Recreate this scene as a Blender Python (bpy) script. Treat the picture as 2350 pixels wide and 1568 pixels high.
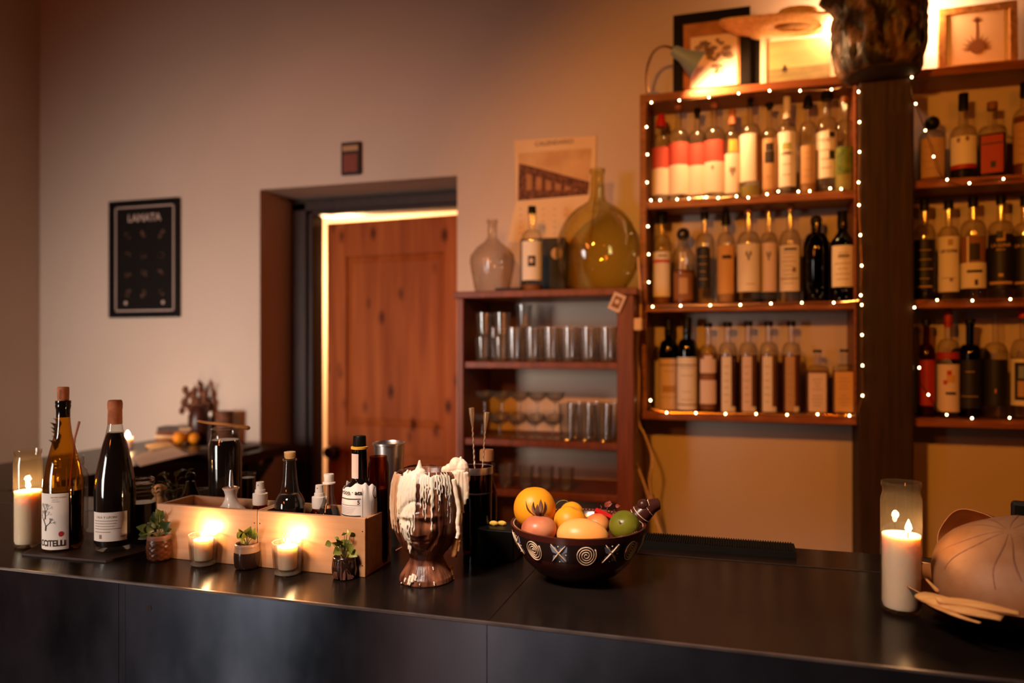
import bpy, math, random
from mathutils import Vector, Matrix, noise

scene = bpy.context.scene
for o in list(bpy.data.objects):
    bpy.data.objects.remove(o)
COL = scene.collection
random.seed(7)

# ------------------------------------------------------------------ camera
F = 1700.0                      # focal length in pixels of the 2350 px frame
YAW = math.atan(F / 5675.0)
CS, SN = math.cos(YAW), math.sin(YAW)
EYE = 1.47
HOR = 800.0
cam_d = bpy.data.cameras.new('camera')
cam = bpy.data.objects.new('camera', cam_d)
COL.objects.link(cam)
scene.camera = cam
cam.location = (0, 0, EYE)
cam.rotation_euler = (math.pi / 2, 0, YAW)
cam_d.sensor_fit = 'HORIZONTAL'
cam_d.sensor_width = 36.0
cam_d.lens = 36.0 * F / 2350.0
cam_d.shift_y = (HOR - 784.0) / 2350.0
cam_d.clip_start = 0.05
cam_d.clip_end = 30
cam_d.dof.use_dof = True
cam_d.dof.focus_distance = 1.31
cam_d.dof.aperture_fstop = 1.9

# ------------------------------------------------------------------ view and world
vs = scene.view_settings
scene.display_settings.display_device = 'sRGB'
vs.view_transform = 'Standard'
vs.look = 'None'
vs.gamma = 1.0
vs.use_curve_mapping = False
vs.exposure = 0.0
cy = scene.cycles
cy.use_denoising = True
cy.max_bounces = 7
cy.diffuse_bounces = 3
cy.glossy_bounces = 3
cy.transmission_bounces = 4
cy.transparent_max_bounces = 22
cy.caustics_reflective = False
cy.caustics_refractive = False
cy.sample_clamp_indirect = 4.0
cy.sample_clamp_direct = 0.0
w = bpy.data.worlds.new('world')
scene.world = w
w.use_nodes = True
w.node_tree.nodes['Background'].inputs[0].default_value = (1.0, 0.42, 0.22, 1)
w.node_tree.nodes['Background'].inputs[1].default_value = 0.01


def light(name, kind, loc, energy, color, size=0.05, aim=None, **kw):
    d = bpy.data.lights.new(name, kind)
    d.energy = energy
    d.color = color
    if kind == 'AREA':
        d.shape = 'RECTANGLE'
        d.size = size
        d.size_y = kw.get('size_y', size)
        if 'spread' in kw:
            d.spread = kw['spread']
    else:
        d.shadow_soft_size = size
    if kind == 'SPOT':
        d.spot_size = kw.get('spot', 1.8)
        d.spot_blend = kw.get('blend', 0.6)
    o = bpy.data.objects.new(name, d)
    COL.objects.link(o)
    o.location = loc
    if aim:
        o.rotation_euler = (Vector(aim) - Vector(loc)).to_track_quat('-Z', 'Y').to_euler()
    return o


# daylight through the window in the left wall, behind the camera
light('window_daylight', 'AREA', (-2.70, -1.6, 1.35), 14.5, (1.0, 0.93, 0.85), 0.85, (-1.88, 2.7, 0.92), size_y=1.2, spread=math.radians(54))
# warm shaded lamps hanging over the guests' side of the bar, above the frame; the last is added fill for the door
for lx, ly, lz, ax, e, c_ in ((-0.50, 0.10, 2.35, 0.05, 122, (1.0, 0.35, 0.03)), (0.90, 0.10, 2.30, 0.85, 24, (1.0, 0.22, 0.012)), (-1.30, 0.10, 2.35, -1.55, 34, (1.0, 0.22, 0.03))):
    light('warm_spot', 'SPOT', (lx, ly, lz), e, c_, 0.05, (ax, 2.7, 1.62), spot=math.radians(62), blend=0.75)
# added neutral fill above the camera, no window there, falling on the bar top
light('bar_fill_light', 'AREA', (-0.85, -0.05, 2.8), 5.2, (1.0, 0.80, 0.68), 0.4, (-0.25, 1.12, 1.1), size_y=0.35, spread=math.radians(42))
# added warm fill behind the camera, lifting the left wall; no lamp there
light('warm_fill_light', 'POINT', (-1.5, -1.2, 2.3), 34, (1.0, 0.22, 0.045), 0.15)


# ------------------------------------------------------------------ pixel rays to points of the place
def dep(px, Y):
    return Y / (CS + (px - 1175.0) / F * SN)


def cam_pt(px, py, Z):
    Xc = (px - 1175.0) / F * Z
    return Vector((Xc * CS - Z * SN, Xc * SN + Z * CS, EYE + (HOR - py) / F * Z))


def at_y(px, py, Y):
    return cam_pt(px, py, dep(px, Y))


BAR = 1.07


def at_z(px, py, z=BAR):
    return cam_pt(px, py, (EYE - z) * F / (py - HOR))


def zdep(p):
    return -p.x * SN + p.y * CS


def rad(wpx, p):
    """radius of a round thing that shows wpx pixels wide at point p"""
    Z = zdep(p)
    t = (p.x * CS + p.y * SN) / Z
    return wpx / 2.0 * Z / F / math.sqrt(1 + t * t)


def hz(py, p):
    """height above zero of pixel row py at the depth of p"""
    return EYE + (HOR - py) / F * zdep(p)


def facing(p):
    return math.atan2(-p.x, p.y)


# ------------------------------------------------------------------ materials
MATS = {}


def nt(m):
    m.use_nodes = True
    n = m.node_tree
    n.nodes.clear()
    return n, n.nodes.new('ShaderNodeOutputMaterial')


def mat(name, col, rough=0.6, col2=None, scale=20.0, stretch=(1, 1, 1), bump=0.0, metal=0.0, spec=0.3, sss=0.0,
        sssr=(1, .4, .15), coat=0.0, contrast=(0.35, 0.65), detail=4.0, alpha=1.0, sheen=0.0, trans=0.0, bscale=None, bstretch=None):
    m = bpy.data.materials.new(name)
    n, out = nt(m)
    b = n.nodes.new('ShaderNodeBsdfPrincipled')
    b.inputs['Base Color'].default_value = (*col, 1)
    b.inputs['Roughness'].default_value = rough
    b.inputs['Metallic'].default_value = metal
    b.inputs['Specular IOR Level'].default_value = spec
    b.inputs['Coat Weight'].default_value = coat
    b.inputs['Coat Roughness'].default_value = 0.08
    if sss:
        b.inputs['Subsurface Weight'].default_value = sss
        b.inputs['Subsurface Radius'].default_value = sssr
        b.inputs['Subsurface Scale'].default_value = 0.02
    if trans:
        b.inputs['Transmission Weight'].default_value = trans
    n.links.new(b.outputs[0], out.inputs[0])
    if col2 is not None or bump:
        tc = n.nodes.new('ShaderNodeTexCoord')
        mp = n.nodes.new('ShaderNodeMapping')
        mp.inputs['Scale'].default_value = stretch
        no = n.nodes.new('ShaderNodeTexNoise')
        no.inputs['Scale'].default_value = scale
        no.inputs['Detail'].default_value = detail
        n.links.new(tc.outputs['Object'], mp.inputs[0])
        n.links.new(mp.outputs[0], no.inputs['Vector'])
        if col2 is not None:
            r = n.nodes.new('ShaderNodeValToRGB')
            r.color_ramp.elements[0].position = contrast[0]
            r.color_ramp.elements[1].position = contrast[1]
            r.color_ramp.elements[0].color = (*col, 1)
            r.color_ramp.elements[1].color = (*col2, 1)
            n.links.new(no.outputs['Fac'], r.inputs[0])
            n.links.new(r.outputs[0], b.inputs['Base Color'])
        if bump:
            bp = n.nodes.new('ShaderNodeBump')
            bp.inputs['Strength'].default_value = bump
            bp.inputs['Distance'].default_value = 0.004
            if bscale:
                n2 = n.nodes.new('ShaderNodeTexNoise')
                n2.inputs['Scale'].default_value = bscale
                n2.inputs['Detail'].default_value = 3
                if bstretch:
                    mp3 = n.nodes.new('ShaderNodeMapping')
                    mp3.inputs['Scale'].default_value = bstretch
                    n.links.new(tc.outputs['Object'], mp3.inputs[0])
                    n.links.new(mp3.outputs[0], n2.inputs['Vector'])
                else:
                    n.links.new(mp.outputs[0], n2.inputs['Vector'])
                n.links.new(n2.outputs['Fac'], bp.inputs['Height'])
            else:
                n.links.new(no.outputs['Fac'], bp.inputs['Height'])
            n.links.new(bp.outputs[0], b.inputs['Normal'])
    MATS[name] = m
    return m


def glass(name, clear=(0.93, 0.93, 0.9), edge=(0.45, 0.42, 0.36), rough=0.03, ior=1.45, blend=0.22, bump=0.0, bscale=40, haze=0.0, hcol=(0.9, 0.85, 0.75)):
    """thin glass wall: tinted see-through, darker where the wall is seen edge on, with fresnel reflections"""
    m = bpy.data.materials.new(name)
    n, out = nt(m)
    lw = n.nodes.new('ShaderNodeLayerWeight')
    lw.inputs['Blend'].default_value = blend
    mx = n.nodes.new('ShaderNodeMix')
    mx.data_type = 'RGBA'
    mx.inputs['A'].default_value = (*clear, 1)
    mx.inputs['B'].default_value = (*edge, 1)
    n.links.new(lw.outputs['Facing'], mx.inputs['Factor'])
    tr = n.nodes.new('ShaderNodeBsdfTransparent')
    n.links.new(mx.outputs['Result'], tr.inputs[0])
    gl = n.nodes.new('ShaderNodeBsdfGlossy')
    gl.inputs['Roughness'].default_value = rough
    fr = n.nodes.new('ShaderNodeFresnel')
    ge = n.nodes.new('ShaderNodeNewGeometry')
    mr = n.nodes.new('ShaderNodeMapRange')      # the far side of a thin wall reflects like the near side
    mr.inputs['To Min'].default_value = ior
    mr.inputs['To Max'].default_value = 1.0 / ior
    n.links.new(ge.outputs['Backfacing'], mr.inputs['Value'])
    n.links.new(mr.outputs[0], fr.inputs['IOR'])
    ms = n.nodes.new('ShaderNodeMixShader')
    n.links.new(fr.outputs[0], ms.inputs[0])
    n.links.new(tr.outputs[0], ms.inputs[1])
    n.links.new(gl.outputs[0], ms.inputs[2])
    if haze:      # wax film on candle jars; elsewhere pale haze painted in for brightness
        tl = n.nodes.new('ShaderNodeBsdfTranslucent')
        df = n.nodes.new('ShaderNodeBsdfDiffuse')
        tl.inputs[0].default_value = (*hcol, 1)
        df.inputs[0].default_value = (*hcol, 1)
        ad = n.nodes.new('ShaderNodeMixShader')
        n.links.new(tl.outputs[0], ad.inputs[1])
        n.links.new(df.outputs[0], ad.inputs[2])
        m3 = n.nodes.new('ShaderNodeMixShader')
        m3.inputs[0].default_value = haze
        n.links.new(ms.outputs[0], m3.inputs[1])
        n.links.new(ad.outputs[0], m3.inputs[2])
        n.links.new(m3.outputs[0], out.inputs[0])
    else:
        n.links.new(ms.outputs[0], out.inputs[0])
    if bump:
        tc = n.nodes.new('ShaderNodeTexCoord')
        no = n.nodes.new('ShaderNodeTexNoise')
        no.inputs['Scale'].default_value = bscale
        n.links.new(tc.outputs['Object'], no.inputs['Vector'])
        bp = n.nodes.new('ShaderNodeBump')
        bp.inputs['Strength'].default_value = bump
        bp.inputs['Distance'].default_value = 0.006
        n.links.new(no.outputs['Fac'], bp.inputs['Height'])
        n.links.new(bp.outputs[0], gl.inputs['Normal'])
        n.links.new(bp.outputs[0], fr.inputs['Normal'])
    MATS[name] = m
    return m


def emit(name, col, strength):
    m = bpy.data.materials.new(name)
    n, out = nt(m)
    e = n.nodes.new('ShaderNodeEmission')
    e.inputs[0].default_value = (*col, 1)
    e.inputs[1].default_value = strength
    n.links.new(e.outputs[0], out.inputs[0])
    MATS[name] = m
    return m


# walls and timber
mat('plaster', (0.60, 0.46, 0.36), 0.85, (0.66, 0.51, 0.405), 1.3, bump=0.35, detail=6, bscale=7)
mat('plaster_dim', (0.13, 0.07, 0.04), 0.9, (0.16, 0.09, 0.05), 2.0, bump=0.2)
mat('ceiling_paint', (0.07, 0.035, 0.02), 0.9, (0.09, 0.045, 0.025), 3)
mat('floor_tile', (0.10, 0.05, 0.03), 0.6, (0.14, 0.07, 0.04), 4)
mat('bar_steel', (0.005, 0.003, 0.0025), 0.23, (0.010, 0.006, 0.004), 6, (1, 1, 3), bump=0.03, spec=0.22)
_n = MATS['bar_steel'].node_tree
_b = [q for q in _n.nodes if q.type == 'BSDF_PRINCIPLED'][0]
_b.inputs['Anisotropic'].default_value = 0.75
_c = _n.nodes.new('ShaderNodeCombineXYZ')
_c.inputs[1].default_value = 1.0
_n.links.new(_c.outputs[0], _b.inputs['Tangent'])
mat('front_steel', (0.035, 0.046, 0.062), 0.25, (0.17, 0.19, 0.25), 4, (1.2, 1, 0.6), metal=0.95, detail=8)
_n = MATS['front_steel'].node_tree
_b = [q for q in _n.nodes if q.type == 'BSDF_PRINCIPLED'][0]
_b.inputs['Anisotropic'].default_value = 0.92     # brushed sheet: the sheen spreads up and down
_c = _n.nodes.new('ShaderNodeCombineXYZ')
_c.inputs[2].default_value = 1.0
_n.links.new(_c.outputs[0], _b.inputs['Tangent'])
mat('edge_steel', (0.30, 0.26, 0.24), 0.35, (0.16, 0.13, 0.12), 14, metal=0.8)
mat('shelf_wood', (0.19, 0.050, 0.018), 0.45, (0.32, 0.095, 0.033), 9, (0.6, 8, 8), bump=0.15)
mat('cab_wood', (0.15, 0.034, 0.012), 0.45, (0.22, 0.052, 0.019), 9, (6, 6, 0.6), bump=0.15)
mat('dark_wood', (0.018, 0.007, 0.004), 0.5, (0.035, 0.012, 0.006), 9, (8, 8, 0.6), bump=0.2)
mat('post_wood', (0.022, 0.009, 0.005), 0.65, (0.042, 0.016, 0.009), 5, (9, 9, 0.7), bump=0.5)
mat('tray_wood', (0.05, 0.022, 0.012), 0.5, (0.08, 0.034, 0.018), 9, (0.6, 8, 8))
mat('box_wood', (0.50, 0.235, 0.095), 0.42, (0.60, 0.31, 0.14), 7, (0.8, 9, 9), bump=0.06, spec=0.6)
mat('bark', (0.014, 0.007, 0.004), 0.5, (0.17, 0.080, 0.034), 22, (1, 1, 0.7), bump=1.0, contrast=(0.45, 0.72))
mat('log_end', (0.04, 0.02, 0.012), 0.8, (0.07, 0.03, 0.015), 20)
mat('cork', (0.55, 0.20, 0.085), 0.8, (0.38, 0.12, 0.05), 60)
mat('spoon_wood', (0.62, 0.25, 0.07), 0.45, (0.72, 0.33, 0.10), 14, (1, 8, 8))
mat('straw', (0.75, 0.48, 0.22), 0.7, (0.60, 0.36, 0.15), 60)
mat('gourd', (0.28, 0.115, 0.038), 0.6, (0.40, 0.20, 0.095), 14, bump=0.1)
mat('gourd_stain', (0.22, 0.085, 0.04), 0.6)
mat('gourd_in', (0.42, 0.16, 0.05), 0.6, (0.55, 0.24, 0.08), 25)
mat('husk', (0.72, 0.36, 0.11), 0.6, (0.62, 0.27, 0.075), 9, (1, 12, 12))
# waxes and papers
mat('wax', (0.93, 0.85, 0.75), 0.42, sss=0.55, sssr=(1.0, 0.5, 0.22))
mat('drip_wax', (0.88, 0.74, 0.58), 0.38, (0.80, 0.60, 0.42), 14, sss=0.25, bump=0.1)
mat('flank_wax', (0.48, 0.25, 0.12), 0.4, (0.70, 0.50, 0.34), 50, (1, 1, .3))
mat('paper', (0.82, 0.66, 0.52), 0.7, (0.76, 0.60, 0.46), 8)
mat('paper_warm', (0.86, 0.60, 0.34), 0.7, (0.80, 0.53, 0.28), 6)
mat('label_cream', (0.82, 0.69, 0.55), 0.7)
mat('label_white', (0.85, 0.76, 0.66), 0.7)
mat('label_amber', (0.66, 0.34, 0.10), 0.7)
mat('label_red', (0.56, 0.085, 0.06), 0.6)
mat('label_darkred', (0.38, 0.022, 0.012), 0.5)
mat('label_black', (0.014, 0.010, 0.010), 0.5)
mat('label_brown', (0.26, 0.10, 0.035), 0.6)
mat('label_tan', (0.50, 0.28, 0.13), 0.6)
mat('label_pink', (0.76, 0.56, 0.46), 0.7)
mat('label_green', (0.055, 0.10, 0.012), 0.6, (0.18, 0.22, 0.02), 40)
mat('label_yellow', (0.70, 0.44, 0.08), 0.6)
mat('olive', (0.42, 0.38, 0.10), 0.6)
mat('ink', (0.03, 0.018, 0.014), 0.6)
mat('ink_soft', (0.30, 0.20, 0.14), 0.7)
mat('ink_gold', (0.55, 0.30, 0.12), 0.6)
mat('ink_red', (0.50, 0.02, 0.025), 0.6)
mat('sepia_dark', (0.07, 0.020, 0.009), 0.7, (0.24, 0.085, 0.035), 60)
mat('sepia_mid', (0.36, 0.14, 0.055), 0.7, (0.50, 0.23, 0.09), 16)
mat('sepia_sky', (0.60, 0.33, 0.14), 0.7, (0.78, 0.47, 0.22), 9)
mat('sea_sky', (0.42, 0.35, 0.15), 0.6, (0.33, 0.26, 0.10), 5, (1, 1, 4))
mat('sea_dark', (0.17, 0.14, 0.06), 0.6, (0.25, 0.21, 0.09), 12, (1, 1, 5))
mat('poster_black', (0.008, 0.005, 0.004), 0.6, spec=.12)
mat('poster_line', (0.50, 0.36, 0.30), 0.6)
mat('poster_dim', (0.09, 0.040, 0.022), 0.6)
mat('frame_black', (0.006, 0.004, 0.003), 0.5, spec=.15)
mat('frame_white', (0.72, 0.60, 0.45), 0.5)
mat('frame_gold', (0.42, 0.20, 0.06), 0.4, (0.28, 0.12, 0.03), 60, bump=0.3)
mat('redbrown', (0.22, 0.045, 0.025), 0.5)
# metals and plastics
mat('steel', (0.78, 0.76, 0.74), 0.32, metal=1.0)
mat('dark_metal', (0.10, 0.08, 0.07), 0.3, metal=0.9)
mat('brass', (0.60, 0.36, 0.16), 0.25, metal=1.0)
mat('bright_brass', (0.88, 0.62, 0.38), 0.34, metal=0.9)
mat('black_plastic', (0.006, 0.005, 0.004), 0.4, spec=.15)
mat('black_rubber', (0.005, 0.004, 0.003), 0.7, spec=.1)
mat('white_plastic', (0.85, 0.74, 0.62), 0.4)
mat('white_ceramic', (0.82, 0.72, 0.62), 0.2, spec=0.6)
mat('lamp_blue', (0.26, 0.34, 0.46), 0.4)
mat('cream_plastic', (0.80, 0.50, 0.24), 0.5)
mat('yellow_band', (0.75, 0.38, 0.04), 0.5)
mat('slate', (0.040, 0.022, 0.015), 0.5, (0.06, 0.03, 0.02), 15)
# clay
mat('clay_glaze', (0.062, 0.017, 0.008), 0.34, (0.30, 0.105, 0.048), 60, (1, 1, 0.14), bump=0.6, spec=0.35, contrast=(0.38, 0.66))
mat('clay_dark', (0.045, 0.012, 0.008), 0.3)
mat('bowl_red', (0.070, 0.014, 0.009), 0.16, (0.055, 0.012, 0.008), 5, spec=0.7)
mat('bowl_band', (0.020, 0.009, 0.008), 0.14, spec=0.7)
mat('paint_cream', (0.66, 0.46, 0.30), 0.5)
mat('paint_blue', (0.22, 0.25, 0.34), 0.4)
mat('pot_clay', (0.13, 0.05, 0.028), 0.5, (0.20, 0.085, 0.05), 40, bump=0.3)
mat('pot_dark', (0.022, 0.010, 0.007), 0.18, spec=.6)
mat('pot_cream', (0.26, 0.15, 0.095), 0.35)
mat('pot_woven', (0.045, 0.014, 0.007), 0.3, (0.13, 0.038, 0.014), 40)
mat('soil', (0.035, 0.016, 0.008), 0.9, (0.08, 0.035, 0.015), 90, bump=0.6)
# plants and fruit
mat('leaf', (0.030, 0.048, 0.010), 0.38, (0.07, 0.09, 0.018), 18, spec=0.5)
mat('leaf_bright', (0.17, 0.19, 0.025), 0.4, (0.28, 0.28, 0.05), 25)
mat('leaf_dry', (0.10, 0.036, 0.018), 0.7, (0.28, 0.13, 0.06), 25)
mat('stem', (0.16, 0.14, 0.04), 0.6)
mat('stem_red', (0.22, 0.05, 0.025), 0.6)
mat('grapefruit', (0.84, 0.29, 0.008), 0.42, (0.88, 0.34, 0.012), 12, bump=0.06, bscale=220)
mat('mango', (0.88, 0.38, 0.10), 0.38, (0.84, 0.31, 0.06), 7)
mat('peach', (0.84, 0.36, 0.015), 0.45, (0.74, 0.24, 0.01), 9)
mat('pomegranate', (0.42, 0.085, 0.035), 0.35, (0.60, 0.22, 0.10), 22)
mat('apple_red', (0.55, 0.09, 0.025), 0.35, (0.70, 0.28, 0.07), 14)
mat('lime', (0.07, 0.08, 0.006), 0.32, (0.17, 0.155, 0.010), 7, bump=0.08, bscale=200)
mat('orange', (0.80, 0.26, 0.008), 0.45)
mat('lemon', (0.75, 0.45, 0.06), 0.45)
mat('chili_red', (0.52, 0.012, 0.012), 0.4)
# liquids (deep, so seen as dark bodies)
mat('liq_dark', (0.006, 0.004, 0.003), 0.08, spec=0.6)
mat('liq_amber', (0.20, 0.055, 0.010), 0.15, spec=0.5)
mat('liq_red', (0.10, 0.012, 0.004), 0.15)
# glasses
glass('glass_clear', ior=1.6, haze=0.008)
glass('glass_votive', (0.97, 0.95, 0.90), (0.55, 0.42, 0.28), 0.05, 1.9, haze=0.03)
glass('glass_rim', (0.9, 0.85, 0.75), (0.6, 0.5, 0.35), 0.1, 1.6, haze=0.22)
glass('glass_candle', (0.94, 0.88, 0.78), (0.42, 0.28, 0.15), 0.05, 1.6, haze=0.035, hcol=(0.9, 0.7, 0.42))
glass('glass_shelf', (0.92, 0.91, 0.87), (0.34, 0.29, 0.22), 0.05, 1.6, haze=0.008)
glass('glass_tumbler', (0.95, 0.95, 0.96), (0.42, 0.41, 0.40), 0.12, 1.9, haze=0.05)
glass('glass_amber', (0.84, 0.50, 0.10), (0.20, 0.07, 0.008), 0.03, 1.6, haze=0.02, hcol=(0.7, 0.35, 0.05))
glass('glass_brown', (0.42, 0.10, 0.025), (0.12, 0.02, 0.005), 0.04, 1.5)
glass('glass_green', (0.88, 0.83, 0.50), (0.36, 0.34, 0.07), 0.03, 1.7, bump=0.1, bscale=12, haze=0.01, hcol=(0.6, 0.55, 0.12))
glass('glass_jug', (0.90, 0.84, 0.78), (0.36, 0.26, 0.18), 0.05, 1.7, bump=1.0, bscale=38, haze=0.012)
glass('glass_black', (0.02, 0.015, 0.01), (0.004, 0.003, 0.003), 0.05, 1.5)
glass('glass_wine', (0.10, 0.055, 0.02), (0.02, 0.01, 0.005), 0.04, 1.5)
# light givers
emit('flame', (1.0, 0.74, 0.46), 60)
emit('fairy', (1.0, 0.60, 0.25), 34)
emit('bulb_glow', (1.0, 0.70, 0.38), 60)


# ------------------------------------------------------------------ mesh builder
class MB:
    def __init__(s):
        s.v, s.f, s.m = [], [], []

    def add(s, vs_, fs, mi=0, M=None):
        b = len(s.v)
        s.v += [tuple(M @ Vector(q)) if M is not None else tuple(q) for q in vs_]
        for f in fs:
            s.f.append([b + i for i in f])
            s.m.append(mi)

    def box(s, x0, x1, y0, y1, z0, z1, mi=0, M=None):
        s.add([(x0, y0, z0), (x1, y0, z0), (x1, y1, z0), (x0, y1, z0), (x0, y0, z1), (x1, y0, z1), (x1, y1, z1), (x0, y1, z1)],
              [(0, 3, 2, 1), (4, 5, 6, 7), (0, 1, 5, 4), (1, 2, 6, 5), (2, 3, 7, 6), (3, 0, 4, 7)], mi, M)

    def lathe(s, prof, n=24, mi=0, M=None, sq=0.0, rf=None, mif=None):
        """prof: list of (r, z); sq > 0 squares the section; rf(a, r, z) reshapes the radius"""
        vs_, fs, ms = [], [], []
        rings = []
        for r, z in prof:
            if r < 1e-6:
                rings.append([len(vs_)])
                vs_.append((0, 0, z))
            else:
                ring = []
                for k in range(n):
                    a = 2 * math.pi * k / n
                    ca, sa = math.cos(a), math.sin(a)
                    rr = r
                    if sq:
                        e = 2 + sq
                        rr = r / (abs(ca) ** e + abs(sa) ** e) ** (1 / e)
                    if rf:
                        rr = rf(a, r, z)
                    ring.append(len(vs_))
                    vs_.append((rr * ca, rr * sa, z))
                rings.append(ring)
        for j, (A, B) in enumerate(zip(rings[:-1], rings[1:])):
            for k in range(n):
                k2 = (k + 1) % n
                if len(A) == 1 and len(B) == 1:
                    continue
                if len(A) == 1:
                    f = (A[0], B[k2], B[k])
                elif len(B) == 1:
                    f = (A[k], A[k2], B[0])
                else:
                    f = (A[k], A[k2], B[k2], B[k])
                fs.append(f)
                ms.append(mif(j) if mif else mi)
        b = len(s.v)
        s.v += [tuple(M @ Vector(q)) if M is not None else q for q in vs_]
        for f, q in zip(fs, ms):
            s.f.append([b + i for i in f])
            s.m.append(q)

    def tube(s, pts, r, n=8, mi=0, cap=True, M=None, flat=None):
        pts = [Vector(p) for p in pts]
        if not isinstance(r, (list, tuple)):
            r = [r] * len(pts)
        vs_, fs = [], []
        t0 = (pts[1] - pts[0]).normalized()
        up = Vector((0, 0, 1)) if abs(t0.z) < 0.9 else Vector((1, 0, 0))
        nx = t0.cross(up).normalized()
        for i, p in enumerate(pts):
            t = (pts[min(i + 1, len(pts) - 1)] - pts[max(i - 1, 0)])
            if t.length < 1e-9:
                t = t0
            t = t.normalized()
            nx = (nx - t * nx.dot(t))
            if nx.length < 1e-6:
                nx = t.cross(Vector((0.3, 0.5, 0.8)))
            nx.normalize()
            ny = t.cross(nx)
            for k in range(n):
                a = 2 * math.pi * k / n
                ky = flat if flat else 1.0
                vs_.append(p + nx * math.cos(a) * r[i] + ny * math.sin(a) * r[i] * ky)
        for i in range(len(pts) - 1):
            for k in range(n):
                k2 = (k + 1) % n
                fs.append((i * n + k, i * n + k2, (i + 1) * n + k2, (i + 1) * n + k))
        if cap:
            fs.append(tuple(range(n - 1, -1, -1)))
            fs.append(tuple((len(pts) - 1) * n + k for k in range(n)))
        s.add(vs_, fs, mi, M)

    def ball(s, c, r, n=12, mi=0, sc=(1, 1, 1), M=None, jit=0.0):
        prof = [(math.sin(math.pi * i / (n // 2 + 1)), -math.cos(math.pi * i / (n // 2 + 1))) for i in range(n // 2 + 2)]
        prof[0] = (0, -1)
        prof[-1] = (0, 1)
        MM = Matrix.Translation(Vector(c)) @ Matrix.Diagonal((r * sc[0], r * sc[1], r * sc[2], 1))
        if M is not None:
            MM = M @ MM
        s.lathe(prof, n, mi, MM)

    def patch(s, R, z0, z1, a0, a1, mi=0, nz=1, na=8, prof=None, sq=0.0, lift=0.0):
        """a label wrapped round a body of radius R; angle 0 faces local -Y, positive to the right"""
        vs_, fs = [], []
        for j in range(nz + 1):
            z = z0 + (z1 - z0) * j / nz
            for i in range(na + 1):
                a = a0 + (a1 - a0) * i / na
                th = a - math.pi / 2
                ca, sa = math.cos(th), math.sin(th)
                rr = R
                if prof:
                    rr = prof(z)
                if sq:
                    e = 2 + sq
                    rr = rr / (abs(ca) ** e + abs(sa) ** e) ** (1 / e)
                rr += lift
                vs_.append((rr * ca, rr * sa, z))
        for j in range(nz):
            for i in range(na):
                p = j * (na + 1) + i
                fs.append((p, p + 1, p + na + 2, p + na + 1))
        s.add(vs_, fs, mi)

    def quad(s, x0, x1, z0, z1, y=0.0, mi=0, M=None):
        s.add([(x0, y, z0), (x1, y, z0), (x1, y, z1), (x0, y, z1)], [(0, 1, 2, 3)], mi, M)

    def disc(s, cx, cz, r, y=0.0, mi=0, n=14, sx=1.0, M=None):
        vs_ = [(cx + r * sx * math.cos(2 * math.pi * k / n), y, cz + r * math.sin(2 * math.pi * k / n)) for k in range(n)]
        s.add(vs_, [tuple(range(n))], mi, M)

    def build(s, name, mats, parent=None, loc=(0, 0, 0), rz=0.0, smooth=True, ang=35, bevel=0.0, solid=0.0, sub=0, rot=None, remesh=0.0):
        me = bpy.data.meshes.new(name)
        me.from_pydata(s.v, [], s.f)
        if not isinstance(mats, (list, tuple)):
            mats = [mats]
        for q in mats:
            me.materials.append(MATS[q])
        for p, q in zip(me.polygons, s.m):
            p.material_index = q
            p.use_smooth = smooth
        me.update()
        if smooth and ang < 180:
            me.set_sharp_from_angle(angle=math.radians(ang))
        o = bpy.data.objects.new(name, me)
        COL.objects.link(o)
        if parent is not None:
            o.parent = parent
        o.location = loc
        o.rotation_euler = rot if rot else (0, 0, rz)
        if remesh:
            q = o.modifiers.new('remesh', 'REMESH')
            q.mode = 'VOXEL'
            q.voxel_size = remesh
            q.use_smooth_shade = True
        if sub:
            q = o.modifiers.new('subsurf', 'SUBSURF')
            q.levels = q.render_levels = sub
        if solid:
            q = o.modifiers.new('solidify', 'SOLIDIFY')
            q.thickness = solid
            q.offset = 0
        if bevel:
            q = o.modifiers.new('bevel', 'BEVEL')
            q.width = bevel
            q.segments = 2
            q.limit_method = 'ANGLE'
        return o


def tag(o, label, cat, group=None, kind=None):
    o['label'] = label
    o['category'] = cat
    if group:
        o['group'] = group
    if kind:
        o['kind'] = kind
    return o


def struct(o):
    o['kind'] = 'structure'
    return o


def thing(name, label, cat, loc=(0, 0, 0), rz=0.0, group=None, rot=None):
    o = bpy.data.objects.new(name, None)
    COL.objects.link(o)
    o.empty_display_size = 0.02
    o.location = loc
    o.rotation_euler = rot if rot else (0, 0, rz)
    return tag(o, label, cat, group)


def text_geo(body, size, bold=0.0, align='CENTER'):
    cu = bpy.data.curves.new('t', 'FONT')
    cu.body = body
    cu.size = size
    cu.align_x = align
    cu.align_y = 'CENTER'
    cu.offset = bold
    cu.resolution_u = 3
    o = bpy.data.objects.new('t', cu)
    COL.objects.link(o)
    bpy.context.view_layer.update()
    dg = bpy.context.evaluated_depsgraph_get()
    me = o.evaluated_get(dg).to_mesh()
    vs_ = [(v.co.x, v.co.y) for v in me.vertices]
    fs = [tuple(p.vertices) for p in me.polygons]
    o.evaluated_get(dg).to_mesh_clear()
    bpy.data.objects.remove(o)
    bpy.data.curves.remove(cu)
    return vs_, fs


def wrap_text(mb, body, size, R, a, z, mi=0, bold=0.0, align='CENTER', sx=1.0):
    vs_, fs = text_geo(body, size, bold, align)
    out = []
    for x, y in vs_:
        th = a + x * sx / R - math.pi / 2
        out.append((R * math.cos(th), R * math.sin(th), z + y))
    mb.add(out, fs, mi)


def flat_text(mb, body, size, x, y, z, mi=0, bold=0.0, sx=1.0, align='CENTER', M=None):
    vs_, fs = text_geo(body, size, bold, align)
    mb.add([(x + a * sx, y, z + b) for a, b in vs_], fs, mi, M)


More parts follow.
